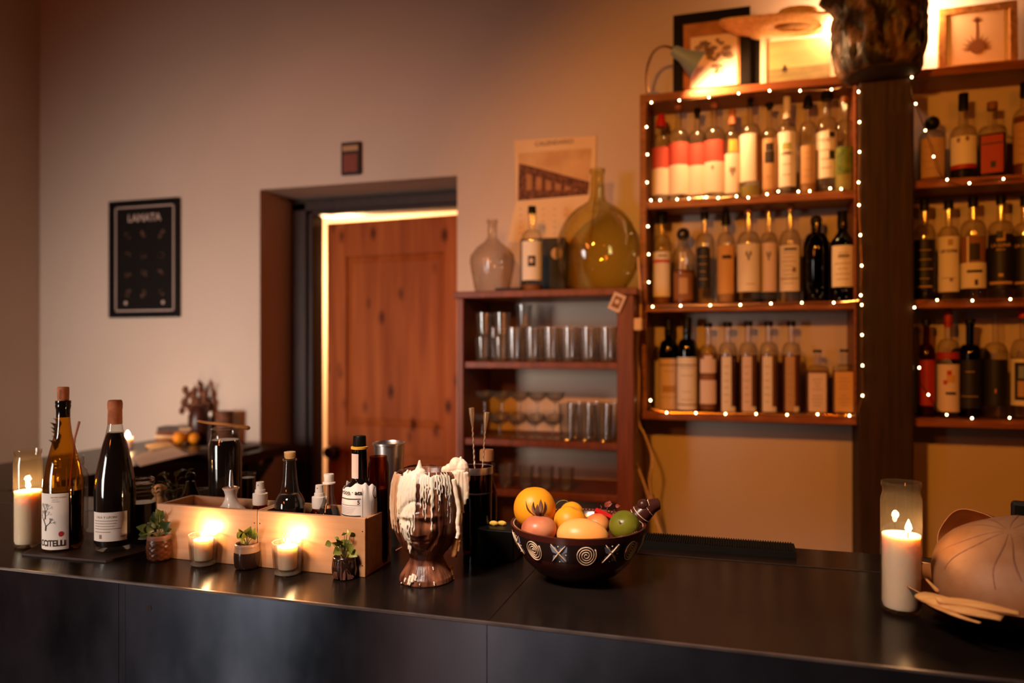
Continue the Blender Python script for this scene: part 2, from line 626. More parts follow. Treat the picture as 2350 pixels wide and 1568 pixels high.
def leaf_mesh(mb, base, tip, width, mi=0, curl=0.2, up=(0, 0, 1)):
    base, tip = Vector(base), Vector(tip)
    d = tip - base
    L = d.length
    t = d.normalized()
    s_ = t.cross(Vector(up))
    if s_.length < 1e-4:
        s_ = Vector((1, 0, 0))
    s_.normalize()
    n_ = s_.cross(t)
    N = 7
    vs_, fs = [], []
    for i in range(N):
        u = i / (N - 1)
        wv = width * math.sin(math.pi * min(1, max(0, u ** 0.75))) * 0.5 + (0.0004)
        c = base + t * (L * u) + n_ * (curl * L * math.sin(math.pi * u))
        vs_ += [c - s_ * wv + n_ * wv * 0.35, c, c + s_ * wv + n_ * wv * 0.35]
    for i in range(N - 1):
        for k in range(2):
            p = i * 3 + k
            fs.append((p, p + 1, p + 4, p + 3))
    mb.add(vs_, fs, mi)


# ================================================================== the setting
WY = 2.72
DX0, DX1, DZ, DY = -1.938, -1.039, 2.148, 2.964
RX0, RX1, RY0, RZ = -3.15, 2.6, -4.2, 3.45
m = MB()
m.box(RX0 - 0.2, DX0, WY, DY, 0, RZ)
m.box(DX1, RX1 + .2, WY, DY, 0, RZ)
m.box(DX0, DX1, WY, DY, DZ, RZ)
struct(m.build('wall_back', 'plaster', smooth=False))
m = MB()
m.box(RX0 - .2, RX0, -1.1, WY, 0, RZ)
m.box(RX0 - .2, RX0, RY0, -3.2, 0, RZ)
m.box(RX0 - .2, RX0, -3.2, -1.1, 0, 0.7)
m.box(RX0 - .2, RX0, -3.2, -1.1, 2.2, RZ)
struct(m.build('wall_left', 'plaster', smooth=False))
m = MB()
m.box(RX1, RX1 + .2, RY0, WY, 0, RZ)
struct(m.build('wall_right', 'plaster_dim', smooth=False))
m = MB()   # front wall behind the camera
m.box(RX0 - .2, RX1 + .2, RY0 - .2, RY0, 0, RZ)
struct(m.build('wall_front', 'plaster_dim', smooth=False))
m = MB()
m.box(RX0 - .2, RX1 + .2, RY0 - .2, 4.4, -0.1, 0)
struct(m.build('floor', 'floor_tile', smooth=False))
m = MB()
m.box(RX0 - .2, RX1 + .2, RY0 - .2, 4.4, RZ, RZ + .1)
struct(m.build('ceiling', 'ceiling_paint', smooth=False))
m = MB()   # the room beyond the ajar door
m.box(-2.6, 0.2, 4.2, 4.3, 0, RZ)
m.box(-2.7, -2.6, DY, 4.3, 0, RZ)
m.box(0.2, 0.3, DY, 4.3, 0, RZ)
struct(m.build('wall_beyond', 'plaster', smooth=False))
light('back_room_lamp', 'POINT', (-2.1, 3.7, 1.9), 130, (1.0, 0.60, 0.28), 0.06)

# door frame and the door, a little ajar
m = MB()
m.box(DX0, -1.83, 2.955, 3.05, 0, 2.14)
m.box(-1.10, DX1, 2.955, 3.05, 0, 2.14)
m.box(DX0, DX1, 2.955, 3.05, 2.075, DZ + .02)
m.box(DX0 - .02, DX0, 2.965, 3.05, 0, DZ + .02)
m.box(DX1, DX1 + .02, 2.965, 3.05, 0, DZ + .02)
m.box(DX0 + .02, -1.85, 2.935, 2.96, 0, 2.13)
m.box(DX0 + .02, DX1 - .02, 2.935, 2.96, 2.09, 2.135)
struct(m.build('trim_1', 'dark_wood', smooth=False, bevel=0.004))

mm = bpy.data.materials.new('door_pine')
n, out = nt(mm)
b = n.nodes.new('ShaderNodeBsdfPrincipled')
b.inputs['Roughness'].default_value = 0.55
b.inputs['Specular IOR Level'].default_value = 0.10
tc = n.nodes.new('ShaderNodeTexCoord')
mp = n.nodes.new('ShaderNodeMapping')
mp.inputs['Scale'].default_value = (9, 9, 0.8)
no = n.nodes.new('ShaderNodeTexNoise')
no.inputs['Scale'].default_value = 2.2
no.inputs['Detail'].default_value = 5
r = n.nodes.new('ShaderNodeValToRGB')
r.color_ramp.elements[0].position = 0.3
r.color_ramp.elements[1].position = 0.72
r.color_ramp.elements[0].color = (0.25, 0.048, 0.010, 1)
r.color_ramp.elements[1].color = (0.44, 0.105, 0.022, 1)
mp2 = n.nodes.new('ShaderNodeMapping')
mp2.inputs['Scale'].default_value = (6.5, 1.0, 3.4)
mp2.inputs['Location'].default_value = (0.37, 0, 0.21)
vo = n.nodes.new('ShaderNodeTexVoronoi')
vo.inputs['Scale'].default_value = 1.7
vo.inputs['Randomness'].default_value = 1.0
r2 = n.nodes.new('ShaderNodeValToRGB')
r2.color_ramp.elements[0].position = 0.05
r2.color_ramp.elements[1].position = 0.26
r2.color_ramp.elements[0].color = (0.16, 0.10, 0.09, 1)
r2.color_ramp.elements[1].color = (1, 1, 1, 1)
mx = n.nodes.new('ShaderNodeMix')
mx.data_type = 'RGBA'
mx.blend_type = 'MULTIPLY'
mx.inputs['Factor'].default_value = 1
for a_, b_ in ((tc.outputs['Object'], mp.inputs[0]), (mp.outputs[0], no.inputs['Vector']), (no.outputs['Fac'], r.inputs[0]),
               (tc.outputs['Object'], mp2.inputs[0]), (mp2.outputs[0], vo.inputs['Vector']), (vo.outputs['Distance'], r2.inputs[0]),
               (r.outputs[0], mx.inputs['A']), (r2.outputs[0], mx.inputs['B']), (mx.outputs['Result'], b.inputs['Base Color']), (b.outputs[0], out.inputs[0])):
    n.links.new(a_, b_)
MATS['door_pine'] = mm

DW, DH = 0.713, 2.042
dr = bpy.data.objects.new('door_1', None)
COL.objects.link(dr)
struct(dr)
dr.location = (-1.105, 3.03, 0.01)
dr.rotation_euler = (0, 0, -math.radians(4.0))
m = MB()
st, rl = 0.105, 0.13
m.box(-DW, -DW + st, -.02, .02, 0, DH)
m.box(-st, 0, -.02, .02, 0, DH)
for z0, z1 in ((0, .22), (.98, 1.11), (DH - rl - .03, DH)):
    m.box(-DW + st, -st, -.02, .02, z0, z1)
m.build('door_frame', 'door_pine', dr, smooth=False, bevel=0.003)
for z0, z1 in ((.22, .98), (1.11, DH - rl - .03)):
    m = MB()
    m.box(-DW + st, -st, -.008, .010, z0, z1)
    x0, x1 = -DW + st + .035, -st - .035
    m.add([(-DW + st, -.008, z0), (-st, -.008, z0), (-st, -.008, z1), (-DW + st, -.008, z1), (x0, -.019, z0 + .035), (x1, -.019, z0 + .035), (x1, -.019, z1 - .035), (x0, -.019, z1 - .035)],
          [(0, 1, 5, 4), (1, 2, 6, 5), (2, 3, 7, 6), (3, 0, 4, 7), (4, 5, 6, 7)])
    m.build('door_panel', 'door_pine', dr, smooth=False)
m = MB()
m.lathe([(0, 0), (.026, 0), (.026, .006), (.011, .010), (.011, .030), (.024, .038), (.030, .052), (.024, .066), (0, .070)], 20, M=Matrix.Translation((-DW + .05, -.02, .985)) @ Matrix.Rotation(math.pi / 2, 4, 'X'))
m.build('door_knob', 'dark_metal', dr)

# ================================================================== the bar
BF, BB = 1.025, 1.585
t = thing('bar_counter', 'long black steel bar counter running across the whole foreground', 'bar counter', (0, 0, 0))
m = MB()
SX = at_z(1122, 1424).x
m.box(-2.44, SX - .0002, BF + .004, BB, BAR - .03, BAR)
m.box(SX + .0002, 1.55, BF + .004, BB, BAR - .03, BAR)
m.build('countertop', 'bar_steel', t, smooth=False, bevel=0.0008)
m = MB()
m.box(-2.44, 1.55, BF - .0006, BF + .004, BAR - .003, BAR + .0006)
m.build('edge_trim', 'edge_steel', t, smooth=False)
for x0, x1 in ((-2.44, at_y(272, 1400, BF).x), (at_y(272, 1400, BF).x + .001, SX - .0006), (SX + .0006, 1.55)):
    m = MB()
    m.box(x0, x1, BF, BF + .0035, 0.02, BAR - .003)
    if x0 > -1.2 and x1 < 0.1:
        p = at_y(287, 1400, BF)
        m.box(p.x - .0006, p.x + .0006, BF - .0004, BF, 0.02, BAR - .006, 1)
        p = at_y(343, 1396, BF)
        m.disc(p.x, p.z, .0045, BF - .0005, 1)
    m.build('front_panel', ['front_steel', 'ink'], t, smooth=False)
m = MB()
m.box(-2.43, 1.54, BF + .01, BF + .05, 0, BAR - .045)
m.build('carcass', 'dark_wood', t, smooth=False)
m = MB()
m.box(-2.44, 1.55, 1.452, 1.456, BAR, BAR + .0012)
m.build('top_seam', 'dark_metal', t, smooth=False)
t = thing('back_counter', 'dark return counter running from the bar back to the plaster wall', 'counter', (-2.2, 2.0, 0))
tl = Vector((-2.2, 2.0, 0))
m = MB()
for x0, x1, y0 in ((-2.44, -1.955, BB + .002), (-1.954, -1.76, 2.36)):
    m.box(x0 + 2.2, x1 + 2.2, y0 - 2, WY - .002 - 2, BAR - .035, BAR)
m.build('countertop', 'bar_steel', t, smooth=False, bevel=.002)
m = MB()
m.box(-2.42 + 2.2, -1.99 + 2.2, BB + .01 - 2, WY - .02 - 2, 0, BAR - .036)
m.build('carcass', 'dark_wood', t, smooth=False)
m = MB()   # brace under the ledge at the wall
m.tube([(.40, .60, BAR - .04), (.23, .60, BAR - .27)], 0.018, 4)
m.build('bracket', 'dark_wood', t, smooth=False)

# ================================================================== shelves
SY0 = 2.56


def shelf_unit(x0, x1, tops, label, name='wall_shelf', z_top=2.34, right=True, left=True):
    t = thing(name, label, 'shelf', ((x0 + x1) / 2, SY0, tops[-1] - .025))
    ox, oz = (x0 + x1) / 2, tops[-1] - .025
    th = .026
    for z in [z_top] + list(tops):
        m = MB()
        m.box(x0 - ox, x1 - ox, 0, WY - SY0 - .001, z - th - oz, z - oz)
        m.build('shelf_board', 'shelf_wood', t, smooth=False, bevel=.002)
    sides = ([(x0, x0 + .022)] if left else []) + ([(x1 - .007, x1)] if right else [])
    for a_, b_ in sides:
        m = MB()
        m.box(a_ - ox, b_ - ox, -.003, WY - SY0 - .001, tops[-1] - th - oz, z_top - oz + .001)
        m.build('side_board', 'shelf_wood', t, smooth=False, bevel=.002)
    return t


S1, S2, S3 = 1.972, 1.621, 1.254
UX0, UX1 = -0.309, 0.3725
shelf_unit(UX0, UX1, (S1, S2, S3), 'reddish wooden wall shelf of three tiers of bottles, left of the timber post')
shelf_unit(0.532, 1.45, (1.992, S2, S3), 'dark reddish wall shelf of bottles right of the timber post', z_top=2.335, right=False, left=False)

# the post and the log on top of it
pt = thing('timber_post', 'square dark timber post standing between the two bottle shelves', 'post', (0.451, 2.52, 0))
m = MB()
m.box(-.077, .077, 0, .15, 0, 2.30)
m.build('post', 'post_wood', pt, smooth=False, bevel=.006)
m = MB()
for k, (x, z0, z1) in enumerate(((-.012, 1.55, 2.02), (.004, 1.2, 1.5), (-.03, 1.95, 2.2))):
    m.add([(x, -.0012, z0), (x + .002, -.0012, (z0 + z1) / 2), (x + .004 + .01 * (k == 0), -.0012, z0), (x, -.0012, z1)], [(0, 1, 3)])
for x, z in ((-.05, 1.80), (.018, 1.79), (.012, 2.19), (-.04, 1.38)):
    m.disc(x, z, .013, -.0012, 0, 12)
m.build('crack', 'dark_wood', pt, smooth=False)

lg = thing('tree_log', 'thick bark-covered tree log sitting on top of the timber post', 'log', (0.432, 2.50, 2.303))


def log_r(a, r, z):
    q = noise.noise(Vector((math.cos(a) * 1.7, math.sin(a) * 1.7, z * 6))) * .020 + noise.noise(Vector((math.cos(a) * 6, math.sin(a) * 6, z * 16))) * .016 + abs(noise.noise(Vector((math.cos(a) * 11, math.sin(a) * 11, z * 30)))) * .012
    return r * 1.0 + q * min(1, max(0, z * 30))


m = MB()
m.lathe([(0, 0), (.085, .001), (.107, .004), (.113, .014)] + [(.113 + .007 * math.sin(z * 14) + z * .045, z) for z in [.03 + .009 * i for i in range(81)]] + [(0, .767)], 110, rf=lambda a, r, z: log_r(a, r, z), mif=lambda j: 1 if j < 2 else 0)
m.build('log', ['bark', 'log_end'], lg, ang=80)
m = MB()   # broken stub of a branch
m.tube([(-.10, -.02, .20), (-.135, -.02, .235), (-.165, -.03, .240), (-.175, -.03, .245)], [.04, .030, .022, .016], 9)
m.build('branch_stub', 'bark', lg)

# the bulb behind the log
bl = thing('bare_bulb', 'glowing bare bulb in a black socket, half hidden behind the log', 'light bulb', (0.395, 2.66, 2.336))
m = MB()
m.lathe([(0, 0), (.03, 0), (.03, .01), (.008, .014), (.008, .10), (.017, .11), (.019, .15), (0, .15)], 16)
m.build('socket', 'black_plastic', bl)
m = MB()
m.lathe([(0, .15), (.012, .15), (.014, .165), (.026, .19), (.030, .212), (.024, .235), (.012, .245), (0, .247)], 16)
m.build('bulb', 'bulb_glow', bl)
light('bulb_light', 'POINT', (0.325, 2.62, 2.53), 12, (1.0, 0.50, 0.26), 0.03)
light('bulb_light_right', 'POINT', (0.570, 2.62, 2.53), 14, (1.0, 0.50, 0.26), 0.03)
bl2 = thing('bare_bulb', 'second glowing bare bulb, behind the right flank of the log', 'light bulb', (0.565, 2.66, 2.336))
for ch in list(bl.children):
    c = ch.copy()
    COL.objects.link(c)
    c.parent = bl2

# gooseneck lamp
p0 = at_y(1500, 205, 2.62)
p0.z = 2.34
gl = thing('gooseneck_lamp', 'small grey-blue gooseneck lamp at the left end of the shelf top', 'lamp', p0)
m = MB()
m.lathe([(0, 0), (.036, 0), (.036, .010), (.022, .020), (0, .022)], 24)
m.build('base', 'lamp_blue', gl)
hd = at_y(1550, 118, 2.47) - p0
m = MB()
pts = []
A, B_, C_, D_ = Vector((-.018, 0, .012)), Vector((-.035, -.03, .10)), Vector((.0, -.09, .175)), hd + Vector((-.012, 0, .012))
for i in range(15):
    u = i / 14
    pts.append(A * (1 - u) ** 3 + B_ * 3 * u * (1 - u) ** 2 + C_ * 3 * u * u * (1 - u) + D_ * u ** 3)
m.tube(pts, .0045, 10)
m.build('gooseneck', 'brass', gl)
aim = Vector((.80, .22, -.50)).normalized()
q = Vector((0, 0, 1)).rotation_difference(aim).to_matrix().to_4x4()
m = MB()
m.lathe([(0, -.012), (.014, -.010), (.018, .0), (.022, .03), (.046, .085), (.044, .085), (.020, .03), (.015, .0), (0, -.002)], 28, M=Matrix.Translation(hd) @ q)
m.build('lamp_shade', 'lamp_blue', gl)
m = MB()
m.ball(hd + aim * .045, .014, 12)
m.build('bulb', 'bulb_glow', gl)
lp = p0 + hd + aim * .095
light('gooseneck_light', 'SPOT', lp, 20.0, (1.0, 0.50, 0.20), 0.02, lp + Vector((.62, .42, -.62)), spot=math.radians(150), blend=0.5)

# ================================================================== pictures over the shelves


def picture(name, label, px0, px1, pyt, pyb, Y, frame_w, fm, fill, lean=0.03, cat='picture', base=None, group=None):
    """a framed picture standing on the shelf top, leaning to the wall; returns thing and inner size"""
    a0, a1 = at_y(px0, pyt, Y), at_y(px1, pyt, Y)
    zb = base if base is not None else at_y((px0 + px1) / 2, pyb, Y).z
    W = a1.x - a0.x
    H = at_y((px0 + px1) / 2, pyt, Y).z - zb
    t = thing(name, label, cat, ((a0.x + a1.x) / 2, Y, zb), group=group, rot=(-lean, 0, 0))
    m = MB()
    fw = frame_w
    m.box(-W / 2, W / 2, -.012, .008, 0, fw)
    m.box(-W / 2, W / 2, -.012, .008, H - fw, H)
    m.box(-W / 2, -W / 2 + fw, -.012, .008, fw, H - fw)
    m.box(W / 2 - fw, W / 2, -.012, .008, fw, H - fw)
    m.build('frame', fm, t, smooth=False, bevel=.0015)
    m = MB()
    m.box(-W / 2 + fw, W / 2 - fw, -.002, .004, fw, H - fw)
    m.build('mat_board', fill, t, smooth=False)
    return t, W, H


ZT = 2.340
t, W, H = picture('framed_picture', 'wide black frame with a dark plant drawing on cream, behind the gooseneck lamp', 1545, 1722, 25, 205, 2.655, .034, 'frame_black', 'sepia_mid', base=ZT)
m = MB()
m.box(-W * .27, W * .33, -.0045, -.0022, H * .05, H * .72, 0)
rr = random.Random(3)
for k in range(46):
    u = rr.random()
    x = -W * .18 + W * .42 * rr.random()
    z = H * (.28 + .40 * rr.random())
    if x < 0:
        z = H * (.45 + .2 * rr.random())
    m.disc(x, z, W * (.012 + .03 * rr.random()), -.0052, 1, 7, .7 + rr.random())
m.build('print', ['paper', 'ink_soft'], t, smooth=False)
t, W, H = picture('framed_picture', 'black frame standing half hidden between the plant drawing and the seascape', 1655, 1748, 62, 198, 2.675, .02, 'frame_black', 'frame_black', base=ZT)
t, W, H = picture('framed_picture', 'white framed seascape with a tiny rider on a shore, left of the log', 1745, 1922, 68, 190, 2.645, .018, 'frame_white', 'label_cream', base=ZT)
m = MB()
m.box(-W * .40, W * .40, -.0045, -.0022, H * .10, H * .84, 0)
m.box(-W * .40, W * .40, -.005, -.0045, H * .10, H * .36, 1)
x, z = -W * .18, H * .33
m.disc(x, z + H * .06, W * .02, -.0056, 2, 8, 1)
m.disc(x, z + H * .01, W * .03, -.0056, 2, 8, 1.2)
m.box(x - W * .02, x - W * .01, -.0056, -.005, z - H * .06, z, 2)
m.box(x + W * .012, x + W * .022, -.0056, -.005, z - H * .06, z, 2)
m.build('print', ['sea_sky', 'sea_dark', 'ink'], t, smooth=False)
t, W, H = picture('framed_picture', 'gilt framed agave drawing leaning above the right-hand shelf', 2152, 2334, 12, 145, 2.63, .022, 'frame_gold', 'label_cream', base=2.336)
m = MB()
m.box(-W * .32, W * .34, -.0045, -.0022, H * .10, H * .90, 0)
for k in range(19):
    a = math.pi * (-.05 + 1.1 * k / 18)
    L = W * (.20 + .03 * math.sin(k * 3))
    c0 = Vector((0, -.005, H * .34))
    d = Vector((math.cos(a), 0, math.sin(a)))
    s_ = Vector((-d.z, 0, d.x)) * W * .022
    m.add([c0 - s_, c0 + s_, c0 + d * L], [(0, 1, 2)], 1)
m.box(-W * .014, W * .014, -.0052, -.0046, H * .34, H * .82, 1)
m.disc(0, H * .36, W * .10, -.0055, 1, 12)
for k in range(9):
    a = math.pi * k / 8
    m.add([(-.005, -.0052, H * .74), (.005, -.0052, H * .74), (math.cos(a) * W * .10, -.0052, H * .74 + math.sin(a) * W * .09)], [(0, 1, 2)], 1)
m.build('print', ['paper_warm', 'label_brown'], t, smooth=False)

# straw hat resting on the pictures
c = at_y(1830, 62, 2.60)
t = thing('straw_hat', 'straw hat with an upturned brim resting on top of the seascape picture', 'hat', c, rot=(math.radians(-14), math.radians(4), 0))
m = MB()
rings = []
N = 40
vs_, fs = [], []
for j in range(5):
    rr_ = .075 + .035 * j
    for k in range(N):
        a = 2 * math.pi * k / N
        x = math.cos(a) * rr_ * (1.18 if math.cos(a) < 0 else .62)
        y = math.sin(a) * rr_ * .34
        z = .002 + (abs(math.cos(a)) ** 3) * (j / 4) ** 2 * .030
        vs_.append((x, y, z))
for j in range(4):
    for k in range(N):
        fs.append((j * N + k, j * N + (k + 1) % N, (j + 1) * N + (k + 1) % N, (j + 1) * N + k))
m.add(vs_, fs)
m.build('brim', 'straw', t, solid=.003)
m = MB()
m.lathe([(.078, 0), (.072, .035), (.060, .062), (.030, .066), (0, .058)], N, M=Matrix.Diagonal((1, .42, 1, 1)))
m.build('crown', 'straw', t, solid=.002)

# ================================================================== wall things on the left
a0, a1 = at_y(253, 595, WY - .012), at_y(411, 595, WY - .012)
zt, zb = (at_y(253, 463, WY).z + at_y(411, 457, WY).z) / 2, at_y(330, 729, WY).z
W, H = a1.x - a0.x, zt - zb
t = thing('framed_poster', 'black framed food poster headed LAMATA on the plaster wall left of the door', 'poster', ((a0.x + a1.x) / 2, WY - .001, zb))
m = MB()
fw = .016
m.box(-W / 2, W / 2, -.022, 0, 0, fw)
m.box(-W / 2, W / 2, -.022, 0, H - fw, H)
m.box(-W / 2, -W / 2 + fw, -.022, 0, fw, H - fw)
m.box(W / 2 - fw, W / 2, -.022, 0, fw, H - fw)
m.build('frame', 'frame_black', t, smooth=False, bevel=.002)
m = MB()
m.box(-W / 2 + fw, W / 2 - fw, -.010, -.002, fw, H - fw, 0)
i0, lw_ = .027, .007
for x0, x1, z0, z1 in ((-W / 2 + i0, W / 2 - i0, i0, i0 + lw_), (-W / 2 + i0, W / 2 - i0, H - i0 - lw_, H - i0),
                       (-W / 2 + i0, -W / 2 + i0 + lw_, i0, H - i0), (W / 2 - i0 - lw_, W / 2 - i0, i0, H - i0)):
    m.box(x0, x1, -.0108, -.010, z0, z1, 1)
rr = random.Random(11)
for r_ in range(4):
    for c_ in range(3):
        for q_ in range(5):
            m.disc((c_ - 1) * W * .24 + rr.uniform(-.012, .012), H * (.70 - .165 * r_) + rr.uniform(-.012, .012), rr.uniform(.004, .010), -.0109, 2, 7)
for x in (-W * .27, W * .27):
    m.disc(x, H * .125, .009, -.0109, 1, 8)
m.build('print', ['poster_black', 'poster_line', 'poster_dim'], t, smooth=False)
m = MB()
flat_text(m, 'LAMATA', .047, 0, -.0112, H * .845, 0, .0011, 1.0)
m.build('lettering', 'poster_line', t, smooth=False)

a0, a1 = at_y(787, 365, WY), at_y(831, 365, WY)
zb, zt = at_y(808, 403, WY).z, at_y(808, 328, WY).z
t = thing('wall_plaque', 'small reddish wooden plaque mounted above the doorway', 'plaque', ((a0.x + a1.x) / 2, WY, zb))
W, H = a1.x - a0.x, zt - zb
m = MB()
m.box(-W / 2, W / 2, -.018, 0, 0, H)
m.build('backing', 'dark_wood', t, smooth=False, bevel=.004)
m = MB()
m.box(-W * .36, W * .36, -.020, -.018, H * .08, H * .62, 0)
m.box(-W * .40, W * .40, -.020, -.018, H * .72, H * .88, 1)
m.build('inlay', ['redbrown', 'label_tan'], t, smooth=False)

# calendar sheet with a sepia photograph
t = thing('wall_calendar', 'yellowed calendar with a sepia station photograph pinned above the glass cabinet', 'calendar', at_y(1275, 465, WY - .006))
ctr = at_y(1275, 465, WY - .006)


def cal(px, py):
    p = at_y(px, py, WY - .006)
    return p.x - ctr.x, p.z - ctr.z


m = MB()
Q = [cal(1180, 322), cal(1368, 312), cal(1366, 445), cal(1186, 464)]
m.add([(x, 0, z) for x, z in Q], [(0, 3, 2, 1)], 0)
Q = [cal(1190, 352), cal(1358, 340), cal(1350, 447), cal(1188, 461)]
m.add([(x, -.0008, z) for x, z in Q], [(0, 3, 2, 1)], 1)
Q = [cal(1191, 376), cal(1205, 378), cal(1353, 418), cal(1350, 447), cal(1189, 461)]
m.add([(x, -.0014, z) for x, z in Q], [(0, 4, 3, 2, 1)], 2)
for k in range(6):
    u = k / 6
    x0 = 1208 + 22 * k
    Q = [cal(x0, 398 + 7 * k), cal(x0 + 13, 402 + 7 * k), cal(x0 + 13, 436), cal(x0, 438)]
    m.add([(x, -.0018, z) for x, z in Q], [(0, 3, 2, 1)], 3)
m.build('photo_sheet', ['paper_warm', 'sepia_sky', 'sepia_dark', 'sepia_mid'], t, smooth=False)
m = MB()
Q = [cal(1184, 463), cal(1366, 445), cal(1352, 560), cal(1165, 556)]
m.add([(x, -.001, z) for x, z in Q], [(0, 3, 2, 1)], 0)
for r_ in range(5):
    for c_ in range(6):
        x, z = cal(1195 + 26 * c_, 480 + 14 * r_)
        m.box(x - .004, x + .004, -.0016, -.001, z - .002, z + .002, 1)
m.build('date_sheet', ['paper_warm', 'label_tan'], t, smooth=False)
m = MB()
x, z = cal(1272, 328)
flat_text(m, 'CALENDARIO', .024, x, -.0016, z, 0, .0005, 1.0)
m.build('lettering', 'ink_soft', t, smooth=False)

# ================================================================== the glass cabinet
CY0 = 2.42
CX0, CX1, CT = -.924, -.312, 1.668
g1, g2, g3, g4 = 1.425, 1.158, .985, .80
t = thing('glass_cabinet', 'tall open reddish cabinet of drinking glasses beside the doorway', 'cabinet', ((CX0 + CX1) / 2, CY0, 0))
ox = (CX0 + CX1) / 2
for z in (CT, g1, g2, g3, g4):
    m = MB()
    e = .012 if z == CT else -.02
    m.box(CX0 - ox - e, CX1 - ox + e, -.008 if z == CT else .012, WY - CY0 - .002, z - .024, z)
    m.build('shelf_board', 'cab_wood', t, smooth=False, bevel=.003)
for a_, b_ in ((CX0, CX0 + .022), (CX1 - .055, CX1)):
    m = MB()
    m.box(a_ - ox, b_ - ox, 0, WY - CY0 - .002, 0, CT - .024)
    m.build('side_board', 'cab_wood', t, smooth=False, bevel=.003)

tumble_prof = lambda R, H: [(0, .006), (R * .72, .006), (R * .78, 0), (R * .84, .012), (R, H), (R * .955, H), (R * .78, .014), (0, .013)]
mb = MB()
mb.lathe(tumble_prof(.030, .118), 20, rf=lambda a, r, z: r * (1 + .018 * math.cos(a * 10)))
proto_t = mb.build('pint_glass', 'glass_tumbler')
mb = MB()
mb.lathe(tumble_prof(.031, .085), 20)
proto_s = mb.build('tumbler_glass', 'glass_tumbler')
mb = MB()
mb.lathe([(0, 0), (.029, .001), (.027, .004), (.005, .008), (.004, .040), (.012, .046), (.030, .060), (.036, .080), (.034, .080), (.028, .061), (0, .048)], 20)
proto_c = mb.build('stemmed_glass', 'glass_tumbler')
used = set()
ORD = ['first', 'second', 'third', 'fourth', 'fifth', 'sixth', 'seventh', 'eighth', 'ninth', 'tenth', 'eleventh', 'twelfth']


def put_glass(proto, x, y, z, label, group, flip=False, s=1.0):
    if proto.name not in used:
        used.add(proto.name)
        o = proto
    else:
        o = proto.copy()
        COL.objects.link(o)
    o.location = (x, y, z + (proto.dimensions.z if False else 0))
    o.scale = (s, s, s)
    if flip:
        o.rotation_euler = (math.pi, 0, random.uniform(0, 6))
    else:
        o.rotation_euler = (0, 0, random.uniform(0, 6))
    tag(o, label, 'glass', group)
    return o


for i in range(8):
    x = CX0 + .062 + .0652 * i
    if i < 2:
        put_glass(proto_s, x + .01, 2.49, g1, ORD[i].capitalize() + ' low tumbler from the left in the front row of the top glass shelf', 'glasses on the top cabinet shelf')
        put_glass(proto_s, x + .014, 2.49, g1 + .086, 'Low tumbler stacked on the ' + ORD[i] + ' tumbler from the left, top glass shelf', 'glasses on the top cabinet shelf')
    else:
        put_glass(proto_t, x, 2.475, g1, ORD[i - 2].capitalize() + ' tall ribbed glass from the left in the front row, top glass shelf', 'glasses on the top cabinet shelf')
for i in range(7):
    x = CX0 + .095 + .066 * i
    put_glass(proto_t, x, 2.56, g1, ORD[i].capitalize() + ' tall ribbed glass from the left in the back row, top glass shelf', 'glasses on the top cabinet shelf')
put_glass(proto_s, CX0 + .19, 2.60, g1 + .119, 'Low tumbler perched on tall glasses at the back of the top glass shelf', 'glasses on the top cabinet shelf')
for i in range(5):
    x = CX0 + .072 + .064 * i
    put_glass(proto_c, x, 2.485, g2, ORD[i].capitalize() + ' stemmed glass from the left, lower tier, middle cabinet shelf', 'glasses on the middle cabinet shelf')
    put_glass(proto_c, x + .006, 2.49, g2 + .081, ORD[i].capitalize() + ' stemmed glass from the left, upper tier, middle cabinet shelf', 'glasses on the middle cabinet shelf')
for i in range(3):
    x = CX0 + .38 + .062 * i
    put_glass(proto_t, x, 2.475, g2, ORD[i].capitalize() + ' tall ribbed glass from the left on the middle cabinet shelf', 'glasses on the middle cabinet shelf', s=1.05)
    put_glass(proto_t, x + .012, 2.56, g2, ORD[i].capitalize() + ' tall ribbed glass from the left, back row of the middle cabinet shelf', 'glasses on the middle cabinet shelf', s=1.05)
for i in range(5):
    x = CX0 + .085 + .072 * i
    put_glass(proto_s, x, 2.49, g3, ORD[i].capitalize() + ' low tumbler from the left on the lower cabinet shelf', 'glasses on the lower cabinet shelf', s=.9)
for i in range(3):
    x = CX0 + .22 + .075 * i
    put_glass(proto_s, x, 2.49, g4, ORD[i].capitalize() + ' low tumbler from the left on the lowest cabinet shelf, above the fruit', 'glasses on the lowest cabinet shelf', s=.9)

# sticker card on the cabinet corner
c = at_y(1416, 694, CY0 - .012)
t = thing('photo_card', 'small white bordered photo card tilted on the cabinet corner', 'card', c, rot=(0, math.radians(24), 0))
m = MB()
m.box(-.021, .021, -.0015, 0, -.029, .029)
m.build('card', 'label_pink', t, smooth=False)
m = MB()
m.box(-.013, .013, -.0022, -.0015, -.019, .019, 0)
m.disc(0, .002, .008, -.0026, 1, 10)
m.build('print', ['label_brown', 'label_pink'], t, smooth=False)

# plug and cord between cabinet and shelf
c = at_y(1456, 745, 2.44)
t = thing('plug_adapter', 'small cream plug adapter on the cabinet side by the hanging cord', 'plug', Vector((CX1 + .0, 2.44, c.z)))
m = MB()
m.box(0, .026, -.02, .02, -.02, .02)
m.build('plug_body', 'cream_plastic', t, smooth=False, bevel=.004)
m = MB()
P1 = [at_y(x, y, 2.50) for x, y in ((1464, 590), (1468, 650), (1470, 720), (1462, 800), (1466, 870), (1462, 985), (1452, 1010), (1460, 1060), (1478, 1110), (1500, 1180), (1520, 1235))]
P2 = [at_y(x, y, 2.51) for x, y in ((1464, 770), (1460, 850), (1464, 960), (1480, 1000), (1496, 1050), (1490, 1110), (1505, 1190), (1522, 1245))]


